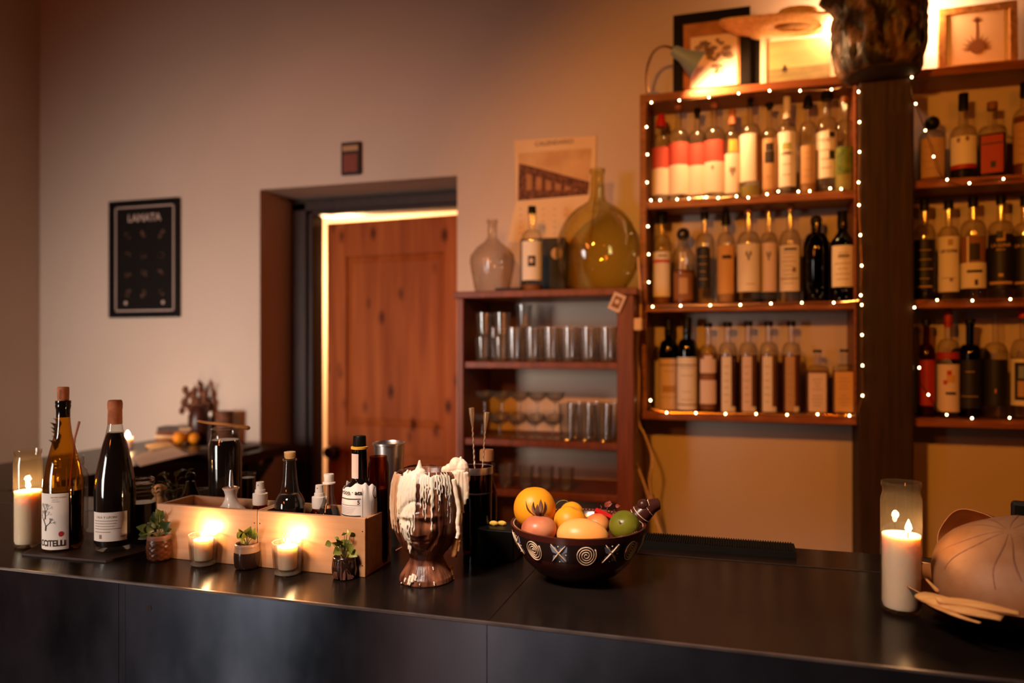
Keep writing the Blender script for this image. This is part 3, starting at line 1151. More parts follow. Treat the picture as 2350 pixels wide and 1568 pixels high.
def smooth_path(P, n=6):
    out = []
    for i in range(len(P) - 1):
        a_, b_ = P[max(0, i - 1)], P[i]
        c_, d_ = P[i + 1], P[min(len(P) - 1, i + 2)]
        for k in range(n):
            u = k / n
            out.append(.5 * ((2 * b_) + (-a_ + c_) * u + (2 * a_ - 5 * b_ + 4 * c_ - d_) * u * u + (-a_ + 3 * b_ - 3 * c_ + d_) * u ** 3))
    out.append(P[-1])
    return out


m.tube(smooth_path(P1), .0032, 8)
m.tube(smooth_path(P2), .0028, 8)
tag(m.build('power_cord', 'cream_plastic'), 'pale looping power cord hanging in the gap between cabinet and shelf', 'cord')


# ================================================================== string lights
def string_lights(label, chains, Y=2.548):
    t = thing('string_lights', label, 'string lights', at_y(chains[0][0][0], chains[0][0][1], Y), group='fairy light strings on the shelves')
    o0 = t.location.copy()
    seen = []
    for ch in chains:
        P = [at_y(q[0], q[1], 2.513 if 1964 < q[0] < 2104 else Y) - o0 for q in ch]     # in front of the post's edges
        m = MB()
        m.tube(smooth_path(P, 4), .0014, 5)
        m.build('wire', 'brass', t)
        for q, p in zip(ch, P):
            if len(q) < 3:
                seen.append(p)
    mb = MB()
    mb.ball((0, 0, 0), .0024, 8, sc=(1, 1, 1.2))
    first = None
    for p in seen:
        if first is None:
            first = mb.build('bulb', 'fairy', t)
            first.location = p + Vector((0, -.003, 0))
        else:
            c = first.copy()
            COL.objects.link(c)
            c.parent = t
            c.location = p + Vector((0, -.003, 0))
    return t


string_lights('fairy light string edging the three tiers of the shelf left of the post', [
    [(1495, 236), (1559, 231), (1627, 224), (1695, 215), (1766, 209), (1836, 209), (1908, 206), (1940, 199, 0), (1970, 211), (1972, 281), (1972, 349), (1970, 419), (1971, 471), (1974, 540), (1977, 610), (1975, 678), (1977, 700), (1978, 769), (1979, 839), (1979, 908), (1965, 950, 0), (1949, 954), (1876, 951), (1806, 952), (1735, 950), (1665, 950), (1597, 948), (1530, 947), (1493, 935, 0), (1493, 919)],
    [(1488, 240, 0), (1484, 292), (1486, 355), (1485, 419), (1488, 450, 0), (1494, 460), (1515, 460), (1554, 458), (1581, 456), (1621, 453), (1648, 455), (1690, 451), (1717, 454), (1760, 446), (1786, 440), (1832, 440), (1858, 439), (1905, 433), (1930, 434), (1968, 440, 0)],
    [(1486, 470, 0), (1487, 520), (1489, 584), (1489, 648), (1492, 690, 0), (1498, 704), (1562, 702), (1630, 701), (1699, 700), (1769, 697), (1840, 695), (1913, 695), (1970, 690, 0)]])
string_lights('fairy light string draped over the shelf right of the post', [
    [(2092, 178), (2092, 210, 0), (2101, 239), (2123, 300), (2142, 360), (2152, 392, 0), (2173, 413), (2205, 426, 0), (2224, 421), (2250, 414, 0), (2302, 411), (2345, 409, 0)],
    [(2098, 706), (2125, 692, 0), (2150, 689), (2231, 690), (2318, 687), (2348, 688, 0)],
    [(2100, 720, 0), (2108, 800, 0), (2109, 844), (2113, 880, 0), (2130, 906), (2148, 935, 0), (2172, 952), (2230, 960), (2270, 958, 0), (2316, 959), (2348, 960, 0)]], Y=2.545)


# ================================================================== bottles
def prof_bottle(R, hs, hn, ht, nr, kind='round'):
    P = [(0, .004), (R * .80, .0), (R * .94, .002), (R, R * .16), (R, hs)]
    n = 7
    for i in range(1, n + 1):
        u = i / n
        if kind == 'round':            # spirit bottle: quarter-round shoulder then quick turn into the neck
            a = u * math.pi / 2
            r = nr + (R - nr) * math.cos(a) ** .8 if u < 1 else nr
            z = hs + (hn - hs) * math.sin(a) ** 1.15
        elif kind == 'slope':          # long sloping shoulder
            s_ = u * u * (3 - 2 * u)
            r = R + (nr - R) * s_
            z = hs + (hn - hs) * u
        else:                          # flat
            a = u * math.pi / 2
            r = nr + (R - nr) * math.cos(a)
            z = hs + (hn - hs) * math.sin(a)
        P.append((r, z))
    P += [(nr, ht - .006), (nr * 1.12, ht - .006), (nr * 1.12, ht), (nr * .85, ht)]
    return P


def label_mesh(R, specs, sq=0.0):
    """specs: (z0, z1, angle0, angle1, material) in degrees; later ones lie over earlier ones"""
    m = MB()
    mats = []
    for k, (z0, z1, a0, a1, q) in enumerate(specs):
        if q not in mats:
            mats.append(q)
        m.patch(R, z0, z1, math.radians(a0), math.radians(a1), mats.index(q), 1, 10, sq=sq, lift=.0005 + .0002 * k)
    return m, mats


def bottle(label, cx, base, top, w_, sh, nk, nw, cap, glassm='glass_shelf', liquid=None, labels=(), Y=2.635, zb=S1, kind='round',
           sq=0.0, group=None, text=(), name='liquor_bottle', lines=0, cat='bottle', segs=22):
    """pixel rows (sh shoulder, nk neck foot) are turned into real heights at the bottle's own depth"""
    p = at_y(cx, 500, Y)
    p.z = zb
    Z = zdep(p)
    h = lambda py: max(.002, hz(py, p) - zb)
    R = rad(w_, p)
    nr = rad(nw, p)
    t = thing(name, label, cat, p, facing(p), group)
    ch, cw, cm, cs = cap
    ht = h(top + ch * .7)
    m = MB()
    m.lathe(prof_bottle(R, h(sh), h(nk), ht, nr, kind), 28 if sq else segs, sq=sq)
    m.build('glass', glassm, t, ang=60)
    if liquid:
        m = MB()
        hl = min(h(liquid[0]), ht - .02)
        pr = [(r_ * .94, z_) for r_, z_ in prof_bottle(R, h(sh), h(nk), ht, nr, kind)[1:-4] if z_ < hl]
        pr = [(0, .006)] + [(r_, max(z_, .006)) for r_, z_ in pr]
        lr = pr[-1][0]
        pr += [(lr, hl), (0, hl)]
        m.lathe(pr, 28 if sq else segs, sq=sq)
        m.build('liquid', liquid[1], t, ang=60)
    cr = rad(cw, p)
    z0, z1 = h(top + ch), h(top)
    m = MB()
    if cs == 'cyl':
        pr = [(0, z0), (cr, z0), (cr * .97, z1 - .002), (cr * .9, z1), (0, z1)]
    elif cs == 't':
        zm = z0 + (z1 - z0) * .45
        pr = [(0, z0), (nr * .8, z0), (nr * .8, zm), (cr, zm), (cr, z1 - .002), (cr * .9, z1), (0, z1)]
    elif cs == 'ball':
        zc = (z0 + z1) / 2
        rr_ = (z1 - z0) / 2
        pr = [(0, z0)] + [(max(cr, rr_) * math.sin(math.pi * i / 8), zc - rr_ * math.cos(math.pi * i / 8)) for i in range(1, 8)] + [(0, z1)]
    else:
        pr = [(0, z0), (cr, z0), (cr * 1.02, z0 + (z1 - z0) * .3), (cr * .6, z1 - .002), (0, z1)]
    m.lathe(pr, 18)
    m.build('stopper', cm, t, ang=45)
    specs = []
    for L in labels:
        y0, y1, q = L[:3]
        ha = L[3] if len(L) > 3 else 62
        oa = L[4] if len(L) > 4 else 0
        specs.append((h(y1), h(y0), oa - ha, oa + ha, q))
    if specs:
        z0, z1, a0, a1, q = specs[0]
        if lines:
            rr = random.Random(int(cx))
            li = 'ink_soft' if q not in ('label_black', 'label_darkred') else 'ink_gold'
            for k in range(lines):
                zz = z1 - (z1 - z0) * (.12 + .76 * (k + .5) / lines)
                if abs(zz - (z0 + z1) / 2) < (z1 - z0) * .02:
                    continue
                hw = (a1 - a0) * (.14 + .2 * rr.random())
                c_ = (a0 + a1) / 2
                specs.append((zz - .0009, zz + .0009, c_ - hw, c_ + hw, li))
        m, mats = label_mesh(R, specs, sq)
        lab = m.build('label', mats, t, ang=180)
        if text:
            m = MB()
            for body, size, py, tm_a in text:
                wrap_text(m, body, size, R + .0022, math.radians(tm_a), h(py), 0, size * .03)
            m.build('lettering', text[0][0] and ('ink' if labels[0][2] != 'label_black' else 'ink_gold'), lab, smooth=False)
    return t


GA, GB, GC = 'bottles on the top tier of the left shelf', 'bottles on the middle tier of the left shelf', 'bottles on the bottom tier of the left shelf'
# top tier, left shelf
for cx, top, w_, cap, red0, cre0, what in (
        (1517, 262, 42, (30, 24, 'chili_red', 'cone'), 342, 390, 'red and cream labelled clear bottle with a rounded orange-red stopper'),
        (1557, 237, 50, (18, 17, 'cork', 'ball'), 332, 383, 'red and cream labelled bottle with an orange knob stopper, second on the tier'),
        (1600, 249, 46, (22, 16, 'black_plastic', 't'), 335, 384, 'red and cream labelled bottle with a short black stopper'),
        (1639, 235, 53, (16, 19, 'cork', 'ball'), 327, 376, 'widest red and cream labelled bottle, small red mark on the cream')):
    by = 452 if cx < 1620 else 448
    L = [(red0, cre0 + 1, 'label_red', 80), (cre0, by - 2, 'label_cream', 80)]
    if cx == 1639:
        L.append((386, 394, 'label_red', 5, -8))
    bottle(what, cx, by, top, w_, red0 - 12, red0 - 34, 14, cap, 'glass_shelf', None, L, zb=S1, group=GA)
bottle('clear bottle with a tall amber cork and a small yellow neck tag', 1681, 448, 252, 40, 322, 300, 14, (34, 18, 'cork', 'cyl'), 'glass_shelf', None, [(325, 353, 'label_yellow', 30, 5), (356, 446, 'label_cream', 70), (388, 400, 'ink_soft', 20, 0), (400, 408, 'ink_soft', 8, 0)], zb=S1, group=GA)
bottle('tall long-necked clear bottle with a half cream, half brown label', 1722, 445, 226, 50, 312, 285, 15, (20, 15, 'black_plastic', 't'), 'glass_shelf', (430, 'olive'), [(312, 420, 'label_cream', 70, -20), (313, 420, 'label_brown', 18, 52)], zb=S1, group=GA)
bottle('amber bottle with a black T stopper and a dark oval emblem', 1766, 443, 237, 40, 322, 296, 13, (16, 20, 'black_plastic', 't'), 'glass_shelf', (330, 'label_tan'), [(322, 438, 'label_tan', 60), (333, 352, 'ink', 26), (352, 378, 'ink', 32)], zb=S1, group=GA, lines=3)
bottle('white labelled bottle with a pale neck sleeve and yellow-green emblem', 1806, 440, 223, 45, 304, 284, 17, (50, 18, 'label_cream', 'cyl'), 'glass_shelf', None, [(307, 432, 'label_white', 66), (334, 348, 'olive', 26, 0), (352, 360, 'ink_soft', 24, 0)], zb=S1, group=GA, lines=4)
bottle('clear bottle with a big black pourer and faint clear label', 1854, 438, 219, 42, 306, 280, 15, (30, 24, 'black_plastic', 'cone'), 'glass_shelf', (345, 'label_tan'), [(338, 425, 'label_tan', 50)], zb=S1, group=GA, lines=5)
bottle('white labelled bottle with two dark squares under a wide black cap', 1898, 436, 214, 48, 296, 270, 20, (16, 30, 'black_plastic', 'cyl'), 'glass_shelf', None, [(306, 412, 'label_white', 70, -4), (308, 321, 'ink', 16, 28), (351, 371, 'ink', 16, 28), (323, 325, 'ink_soft', 45, -10)], zb=S1, group=GA, lines=4)
bottle('clear round-shouldered bottle with a green plant label at the shelf end', 1938, 434, 222, 46, 300, 276, 15, (14, 18, 'label_brown', 'cyl'), 'glass_shelf', (345, 'olive'), [(340, 402, 'label_green', 60, 6)], zb=S1, group=GA, Y=2.60)
# middle tier
bottle('orange-cream labelled bottle with a wide black cap at the left shelf end', 1519, 697, 489, 43, 572, 540, 16, (24, 26, 'black_plastic', 'cyl'), 'glass_shelf', (590, 'label_brown'), [(580, 682, 'label_cream', 66, -6), (598, 605, 'label_red', 60, -6), (588, 591, 'ink', 26, 4)], zb=S2, group=GB)
bottle('short decanter with a round ball stopper and dark golden base', 1568, 697, 523, 52, 590, 556, 22, (30, 28, 'dark_metal', 'ball'), 'glass_shelf', (622, 'liq_amber'), [(628, 690, 'label_brown', 55), (640, 676, 'label_tan', 22), (582, 620, 'paper', 6, -12), (582, 620, 'paper', 6, 8)], zb=S2, group=GB, kind='slope')
bottle('clear bottle wearing a tall black arched label', 1617, 695, 487, 46, 562, 536, 15, (16, 19, 'black_plastic', 'cyl'), 'glass_shelf', None, [(572, 662, 'label_black', 42, -10), (569, 573, 'label_black', 30, -10)], zb=S2, group=GB, lines=4)
bottle('amber labelled bottle under a large slanted black cap', 1666, 693, 481, 42, 562, 534, 14, (36, 22, 'black_plastic', 'cone'), 'glass_shelf', (580, 'label_tan'), [(565, 676, 'label_amber', 62, -6), (588, 596, 'ink', 30, 6)], zb=S2, group=GB)
bottle('wide bottle with a cream label bearing a black antler mark', 1718, 692, 480, 54, 560, 532, 17, (14, 15, 'cork', 't'), 'glass_shelf', (688, 'ink'), [(562, 671, 'label_cream', 72), (653, 655, 'label_tan', 22, 10), (580, 590, 'ink', 4, -9), (580, 590, 'ink', 4, 9), (588, 600, 'ink', 4, 0)], zb=S2, group=GB)
bottle('slimmer antler-marked bottle standing behind its wider twin', 1764, 690, 481, 42, 560, 534, 14, (14, 14, 'cork', 't'), 'glass_shelf', (686, 'ink'), [(560, 671, 'label_pink', 66), (580, 590, 'ink', 4, -9), (580, 590, 'ink', 4, 9), (588, 600, 'ink', 4, 0)], zb=S2, group=GB, Y=2.665)
bottle('clear bottle with a cream label of many text lines and a small seal', 1813, 690, 472, 50, 556, 528, 16, (14, 16, 'cork', 't'), 'glass_shelf', None, [(565, 670, 'label_cream', 64, -6), (572, 577, 'ink', 34, 2), (640, 641.5, 'ink_soft', 60, -6), (616, 627, 'label_brown', 9, 22)], zb=S2, group=GB, lines=8)
bottle('all-black bottle with a bulbous wax-dipped top', 1873, 690, 494, 62, 572, 535, 24, (26, 27, 'label_black', 'ball'), 'glass_black', (560, 'liq_dark'), [], zb=S2, group=GB)
bottle('dark wine bottle with a cream label at the right shelf end', 1933, 689, 485, 55, 560, 528, 22, (40, 24, 'black_plastic', 'cyl'), 'glass_black', (560, 'liq_dark'), [(566, 660, 'label_cream', 62, 4), (588, 592, 'ink', 28, 8)], zb=S2, group=GB, Y=2.60, lines=6, kind='slope')
# bottom tier
bottle('dark wine bottle with a banded cream label, first on the bottom tier', 1535, 946, 730, 46, 812, 780, 20, (40, 21, 'black_plastic', 'cyl'), 'glass_black', (812, 'liq_dark'), [(823, 940, 'label_pink', 72), (836, 839, 'ink_soft', 72), (884, 900, 'label_tan', 40)], zb=S3, group=GC, lines=3, Y=2.655)
bottle('second dark wine bottle with a banded cream label, overlapping the first', 1577, 946, 729, 47, 808, 778, 20, (40, 21, 'black_plastic', 'cyl'), 'glass_black', (812, 'liq_dark'), [(820, 940, 'label_cream', 72), (836, 839, 'ink_soft', 72), (926, 929, 'ink_soft', 72)], zb=S3, group=GC, lines=5)
bottle('clear bottle with a two-lobed pink label pinched in the middle', 1625, 947, 741, 43, 818, 792, 15, (10, 20, 'black_plastic', 'cyl'), 'glass_shelf', (812, 'label_brown'), [(824, 856, 'label_pink', 56), (816, 824, 'label_pink', 26), (872, 926, 'label_pink', 56), (860, 872, 'label_brown', 40)], zb=S3, group=GC)
for k, cx in enumerate((1670, 1717, 1764, 1816)):
    bottle('%s of four long-necked bottles with a narrow vertical strip label' % ('first', 'second', 'third', 'last')[k], cx, 948, 739 - (k > 0) * 2, 44, 812, 786, 16, (12, 21, 'black_plastic', 'cyl'), 'glass_shelf', (815, ('liq_red', 'liq_amber', 'label_brown', 'liq_amber')[k]), [(818, 944, ('label_cream', 'label_pink', 'label_cream', 'label_tan')[k], 30, -8), (932, 944, 'label_cream', 18, 34)], zb=S3, group=GC, lines=6)
bottle('short square apothecary bottle with a pinkish cream label', 1876, 950, 803, 52, 848, 838, 17, (6, 21, 'black_plastic', 'cyl'), 'glass_shelf', (850, 'label_brown'), [(856, 944, 'label_pink', 38)], zb=S3, group=GC, lines=9, sq=5, kind='flat')
bottle('short square apothecary bottle with an amber label at the tier end', 1937, 952, 802, 54, 846, 836, 17, (6, 21, 'black_plastic', 'cyl'), 'glass_shelf', (850, 'liq_amber'), [(853, 944, 'label_amber', 38)], zb=S3, Y=2.60, group=GC, lines=9, sq=5, kind='flat')
# right shelf
GD, GE, GF = 'bottles on the top tier of the right shelf', 'bottles on the middle tier of the right shelf', 'bottles on the bottom tier of the right shelf'
ZR = 1.992
bottle('squat tan labelled bottle with a dark ball stopper beside the post', 2139, 416, 267, 64, 318, 300, 20, (32, 30, 'black_plastic', 'ball'), 'glass_shelf', (330, 'label_brown'), [(322, 412, 'label_tan', 60)], zb=ZR, group=GD, lines=4, kind='flat')
bottle('round-shouldered bottle with a cream label over a dark foot', 2211, 417, 215, 65, 315, 290, 24, (38, 25, 'black_plastic', 'cyl'), 'glass_shelf', (388, 'liq_dark'), [(318, 382, 'label_cream', 64), (322, 332, 'label_brown', 7, -20), (320, 330, 'label_brown', 7, 16), (382, 392, 'label_darkred', 62)], zb=ZR, group=GD)
bottle('square bottle with a deep red label bearing a black leaf', 2277, 414, 235, 66, 309, 290, 22, (18, 26, 'label_brown', 'cyl'), 'glass_shelf', (312, 'liq_dark'), [(316, 402, 'label_darkred', 38), (334, 337, 'ink', 36), (376, 390, 'ink', 10, 4)], zb=ZR, group=GD, sq=5, kind='flat')
bottle('tan labelled bottle cut by the right picture edge on the top tier', 2352, 410, 190, 60, 280, 250, 22, (34, 24, 'black_plastic', 'cyl'), 'glass_shelf', (270, 'liq_amber'), [(285, 378, 'label_tan', 60)], zb=ZR, group=GD, lines=4)
bottle('black labelled bottle nearest the post on the middle tier', 2122, 688, 457, 52, 545, 515, 17, (26, 22, 'black_plastic', 'cyl'), 'glass_shelf', (600, 'liq_dark'), [(552, 666, 'label_black', 78), (658, 661, 'ink_gold', 40)], zb=S2, group=GE, lines=4)
bottle('cream labelled bottle lettered LA LUNA', 2177, 687, 460, 50, 546, 520, 17, (20, 24, 'black_plastic', 'cyl'), 'glass_shelf', None, [(545, 671, 'label_cream', 70), (552, 566, 'label_tan', 14, 10), (640, 648, 'ink_soft', 9, 14)], zb=S2, group=GE, lines=3, text=(('LA LUNA', .0125, 579, 4),))
bottle('bottle with a black and white photo over a cream label', 2233, 686, 452, 62, 530, 506, 20, (24, 24, 'black_plastic', 'cyl'), 'glass_shelf', None, [(605, 663, 'label_cream', 72), (545, 605, 'label_brown', 62, -2), (545, 605, 'label_cream', 4, -22), (562, 600, 'ink', 22, 8), (622, 628, 'ink', 34, 8), (644, 657, 'ink', 7, 14)], zb=S2, group=GE)
bottle('black labelled bottle lettered LA LUNA MEZCAL under a crescent', 2297, 685, 447, 62, 528, 508, 20, (22, 24, 'black_plastic', 'cyl'), 'glass_shelf', None, [(540, 664, 'label_black', 76), (648, 654, 'ink_gold', 56), (536, 556, 'ink_gold', 18), (534, 550, 'label_black', 14, -4), (630, 637, 'ink_gold', 10)], zb=S2, group=GE, text=(('LA LUNA', .0135, 566, 0), ('MEZCAL', .0065, 576, 0)))
bottle('black labelled bottle cut by the right picture edge on the middle tier', 2352, 684, 449, 58, 535, 512, 20, (24, 24, 'black_plastic', 'cyl'), 'glass_shelf', None, [(542, 664, 'label_black', 76), (648, 653, 'ink_gold', 56)], zb=S2, group=GE, text=(('LA LUNA', .0135, 566, 0),))
bottle('dark amber bottle in shade beside the post on the bottom tier', 2126, 946, 732, 44, 820, 790, 16, (16, 20, 'black_plastic', 'cyl'), 'glass_brown', (815, 'liq_red'), [(826, 930, 'label_darkred', 60)], zb=S3, group=GF)
bottle('bottle with a red capsule and a pale label of red flowers', 2176, 946, 712, 53, 805, 778, 19, (40, 20, 'label_darkred', 'cyl'), 'glass_shelf', None, [(836, 944, 'label_pink', 72), (808, 824, 'label_darkred', 72), (850, 862, 'ink_red', 12, 6), (860, 878, 'label_amber', 22, 14), (872, 882, 'ink_red', 10, -14), (899, 905, 'ink', 26, 14)], zb=S3, group=GF, lines=0)
bottle('black wine bottle with a dark label on the bottom tier of the right shelf', 2226, 946, 732, 56, 812, 790, 20, (16, 26, 'black_plastic', 't'), 'glass_black', (812, 'liq_dark'), [(826, 936, 'label_black', 70)], zb=S3, group=GF, lines=3)
bottle('long clear-necked bottle with a large black label and orange dot', 2284, 946, 718, 60, 812, 786, 14, (8, 12, 'glass_clear', 'cyl'), 'glass_shelf', None, [(825, 930, 'label_black', 74), (892, 901, 'orange', 3, 2)], zb=S3, group=GF)
bottle('bottle with a cream framed picture label, cut by the right picture edge', 2348, 944, 708, 60, 808, 778, 17, (22, 22, 'chili_red', 'cyl'), 'glass_shelf', None, [(824, 930, 'label_cream', 72), (832, 918, 'ink', 40), (840, 868, 'paint_blue', 20), (874, 910, 'label_tan', 24)], zb=S3, group=GF)
# two round black ears of a holder behind the black bottle
p = at_y(2226, 800, 2.69)
t = thing('round_bottle', 'dark round twin-lobed shape behind the black wine bottle', 'bottle', (p.x, 2.69, S3))
m = MB()
for s_ in (-1, 1):
    m.ball((s_ * .036, 0, .19), .022, 14, sc=(1, .4, 1.3))
m.lathe([(0, 0), (.03, 0), (.034, .12), (.03, .19), (0, .20)], 16, M=Matrix.Diagonal((1, .5, 1, 1)))
m.build('body', 'black_plastic', t)

# on top of the glass cabinet
c = at_y(1130, 660, 2.56)
t = thing('clear_demijohn', 'rippled clear glass demijohn at the left end of the cabinet top', 'demijohn', (c.x, 2.56, CT))
R = rad(104, c)
h = lambda py: hz(py, c) - CT
m = MB()
H1 = h(505)
m.lathe([(0, .004), (R * .62, 0), (R * .78, .012), (R * .92, H1 * .28), (R, H1 * .42), (R * .96, H1 * .52), (R * .72, H1 * .62), (R * .36, H1 * .70), (R * .21, H1 * .76), (R * .20, H1 * .95), (R * .24, H1 * .96), (R * .24, H1), (R * .17, H1)], 36)
m.build('glass', 'glass_jug', t, ang=60)
c = at_y(1371, 660, 2.56)
t = thing('green_demijohn', 'large round green glass demijohn on the cabinet top', 'demijohn', (c.x, 2.56, CT))
R = rad(192, c)
H1 = hz(389, c) - CT
m = MB()
hb = (hz(470, c) - CT)
P = [(0, .003), (R * .50, 0)]
for i in range(1, 15):
    a = -math.pi / 2 + .55 + (math.pi - .55 - .36) * i / 14
    P.append((R * math.cos(a), R * .98 + R * .98 * math.sin(a) + .0))
zs = [q[1] for q in P[2:]]
z0_, z1_ = min(zs), max(zs)
P = P[:2] + [(r_, (z_ - z0_) / (z1_ - z0_) * (hb - .008) + .006) for r_, z_ in P[2:]]
P += [(R * .22, hb + .012), (R * .175, hb + .03), (R * .155, H1 - .016), (R * .185, H1 - .014), (R * .185, H1), (R * .13, H1)]
m.lathe(P, 44)
m.build('glass', 'glass_green', t, ang=60)
bottle('clear spirit bottle with a white picture label on the cabinet top', 1221, 662, 474, 50, 553, 528, 18, (17, 19, 'black_plastic', 'cyl'), 'glass_clear', (655, 'label_brown'), [(556, 645, 'label_white', 62, -2), (590, 614, 'ink', 20, -2), (596, 606, 'label_pink', 9, -4)], Y=2.52, zb=CT, group=None)
a0, a1 = at_y(1190, 600, 2.66), at_y(1292, 600, 2.66)
t = thing('dark_book', 'dark upright book standing behind the spirit bottle on the cabinet', 'book', ((a0.x + a1.x) / 2 + .01, 2.66, CT))
m = MB()
H1 = hz(548, at_y(1240, 600, 2.66)) - CT
m.box(-(a1.x - a0.x) / 2, (a1.x - a0.x) / 2, -.012, .012, 0, H1)
m.build('cover', 'label_black', t, smooth=False, bevel=.002)
m = MB()
m.disc(.055, H1 * .72, .022, -.0128, 0, 18)
m.build('print', 'label_pink', t, smooth=False)
c = at_y(1170, 656, 2.49)
m = MB()
m.box(-.045, .045, -.03, .03, 0, .013)
tag(m.build('flat_tin', 'black_plastic', loc=(c.x, 2.49, CT), smooth=False, bevel=.002), 'flat black tin lying at the front of the cabinet top', 'tin')


# ================================================================== candles
def flame_mesh(h_, r_):
    m = MB()
    m.lathe([(0, 0), (r_ * .6, h_ * .08), (r_, h_ * .28), (r_ * .8, h_ * .5), (r_ * .4, h_ * .78), (0, h_)], 12)
    return m


def jar_candle(label, px, py, top, waxtop, wpx, energy, sootm='glass_candle', fx=0.0):
    p = at_z(px, py)
    R = rad(wpx, p)
    H1 = hz(top, p) - BAR
    hw = hz(waxtop, p) - BAR
    t = thing('jar_candle', label, 'candle', p, group='tall candles in glass jars')
    m = MB()
    m.lathe([(0, .004), (R * .8, .0), (R * .95, .004), (R, .012), (R, H1 - .028), (R * .985, H1 - .024), (R * .90, H1 - .016), (R * .90, H1 - .010), (R * .97, H1 - .006), (R * .97, H1), (R * .91, H1)], 40)
    m.build('glass_jar', sootm, t, ang=70)
    m = MB()
    m.lathe([(0, .008), (R * .86, .008), (R * .93, .014), (R * .935, hw), (R * .90, hw - .002), (R * .55, hw - .005), (0, hw - .006)], 40)
    m.build('wax', 'wax', t, ang=60)
    m = MB()
    m.tube([(fx, 0, hw - .007), (fx + .0005, 0, hw + .002), (fx + .002, 0, hw + .007)], .0009, 6)
    m.build('wick', 'ink', t)
    fo = flame_mesh(.019, .0048).build('flame', 'flame', t, loc=(fx + .001, 0, hw + .004))
    light('candle_light', 'POINT', p + Vector((fx, 0, hw + .016)), energy, (1.0, 0.56, 0.24), 0.006)
    return t


jar_candle('lit white candle in a tall glass jar at the far left bar end', 64, 1254, 1032, 1126, 69, 1.1)
jar_candle('lit white candle in a tall glass jar alone on the right of the bar', 2068, 1404, 1106, 1226, 97, .8, fx=.009)


def votive(label, px, py, top, wtop, wbase, ctop, energy):
    p = at_z(px, py)
    R1, R0 = rad(wtop, p), rad(wbase, p)
    H1 = hz(top, p) - BAR
    hc = hz(ctop, p) - BAR
    t = thing('votive_candle', label, 'candle', p, group='votive candles in fluted glasses')
    flute = lambda a, r, z: r * (1 + (.060 * abs(math.cos(a * 5)) - .030) * (0 if z < .006 else 1))
    m = MB()
    m.lathe([(0, 0), (R0 * .96, 0), (R0 * 1.02, .003), (R0, .007), (R0 + (R1 - R0) * .3, .015), (R1 * .985, H1 * .9), (R1, H1), (R1 * .94, H1), (R1 * .91, H1 * .85), (R0 * .90, .010), (0, .008)], 60, rf=flute)
    m.build('glass_cup', 'glass_votive', t, ang=50)
    m = MB()
    m.lathe([(R1 * .94, H1 - .0008), (R1 * .97, H1 + .0006), (R1 * 1.0, H1 - .0008)], 60, rf=flute)
    m.build('rim', 'glass_rim', t, ang=50)
    m = MB()
    m.lathe([(0, .0015), (R0 * .85, .0015), (R0 * 1.03, .0035), (R0 * 1.03, .0055), (R0 * .9, .0075), (0, .0075)], 60)
    m.build('foot', 'glass_rim', t, ang=50)
    m = MB()
    rw = R0 * .78
    m.lathe([(0, .011), (rw * .92, .011), (rw * 1.02, hc), (rw * .9, hc - .001), (rw * .5, hc - .003), (0, hc - .0035)], 32)
    m.build('wax', 'wax', t, ang=60)
    flame_mesh(.016, .0042).build('flame', 'flame', t, loc=(0, 0, hc + .0005))
    light('votive_light', 'POINT', p + Vector((0, 0, hc + .014)), energy, (1.0, 0.58, 0.28), 0.005)


votive('lit fluted votive candle in front of the left wooden box', 467, 1297, 1226, 71, 58, 1237, .74)
votive('lit fluted votive candle in front of the right wooden box', 660, 1318, 1243, 73, 60, 1253, .77)

# ================================================================== wooden boxes of bottles
for x0, x1, lab in ((-1.060, -.8368, 'left pale wooden box holding the oil pourer and spray bottle'), (-.8352, -.6166, 'right pale wooden box holding bitters bottles, beside the head vase')):
    t = thing('wooden_box', lab, 'box', ((x0 + x1) / 2, 1.165, BAR), group='wooden bottle boxes')
    hw = (x1 - x0) / 2
    H1, D1, th = .103, .102, .008
    m = MB()
    m.box(-hw, hw, 0, th, 0, H1)
    m.box(-hw, hw, D1 - th, D1, 0, H1 * .97)
    m.box(-hw, -hw + th, th, D1 - th, 0, H1 * .985)
    m.box(hw - th, hw, th, D1 - th, 0, H1 * .985)
    m.box(-hw + th, hw - th, th, D1 - th, 0, .006)
    m.build('box_body', 'box_wood', t, smooth=False, bevel=.0012)
    m = MB()
    for sx in (-1, 1):
        for zz in (.02, .08):
            m.disc(sx * (hw - .005), zz, .0013, -.0003, 0, 8)
    m.build('nail_heads', 'ink', t, smooth=False)
BZ = BAR + .007


def foot(px, Y, z=BZ):
    p = at_y(px, 1100, Y)
    p.z = z
    return p


# oil pourer
p = foot(530, 1.215)
k = zdep(p) / F
hh = lambda py: hz(py, p) - p.z
t = thing('oil_pourer', 'white ceramic oil bottle with a steel pour spout in the left box', 'oil bottle', p)
m = MB()
z1 = hh(1120)
m.lathe([(0, 0), (.026, 0), (.029, .01), (.030, .05), (.0265, hh(1168)), (.0165, hh(1158)), (.0115, hh(1146)), (.0108, hh(1136)), (.0130, hh(1126)), (.0160, hh(1121)), (.0160, z1), (0, z1)], 32)
m.build('ceramic_body', 'white_ceramic', t, ang=70)
m = MB()
m.lathe([(0, z1), (.011, z1), (.011, z1 + .002), (.005, z1 + .004), (.0035, hh(1090)), (.002, hh(1079)), (0, hh(1079))], 16)
m.build('spout', 'steel', t)
m = MB()
m.lathe([(0, z1 - .001), (.0135, z1 - .001), (.0135, z1 + .0015), (0, z1 + .0015)], 20)
m.build('stopper_ring', 'cork', t)


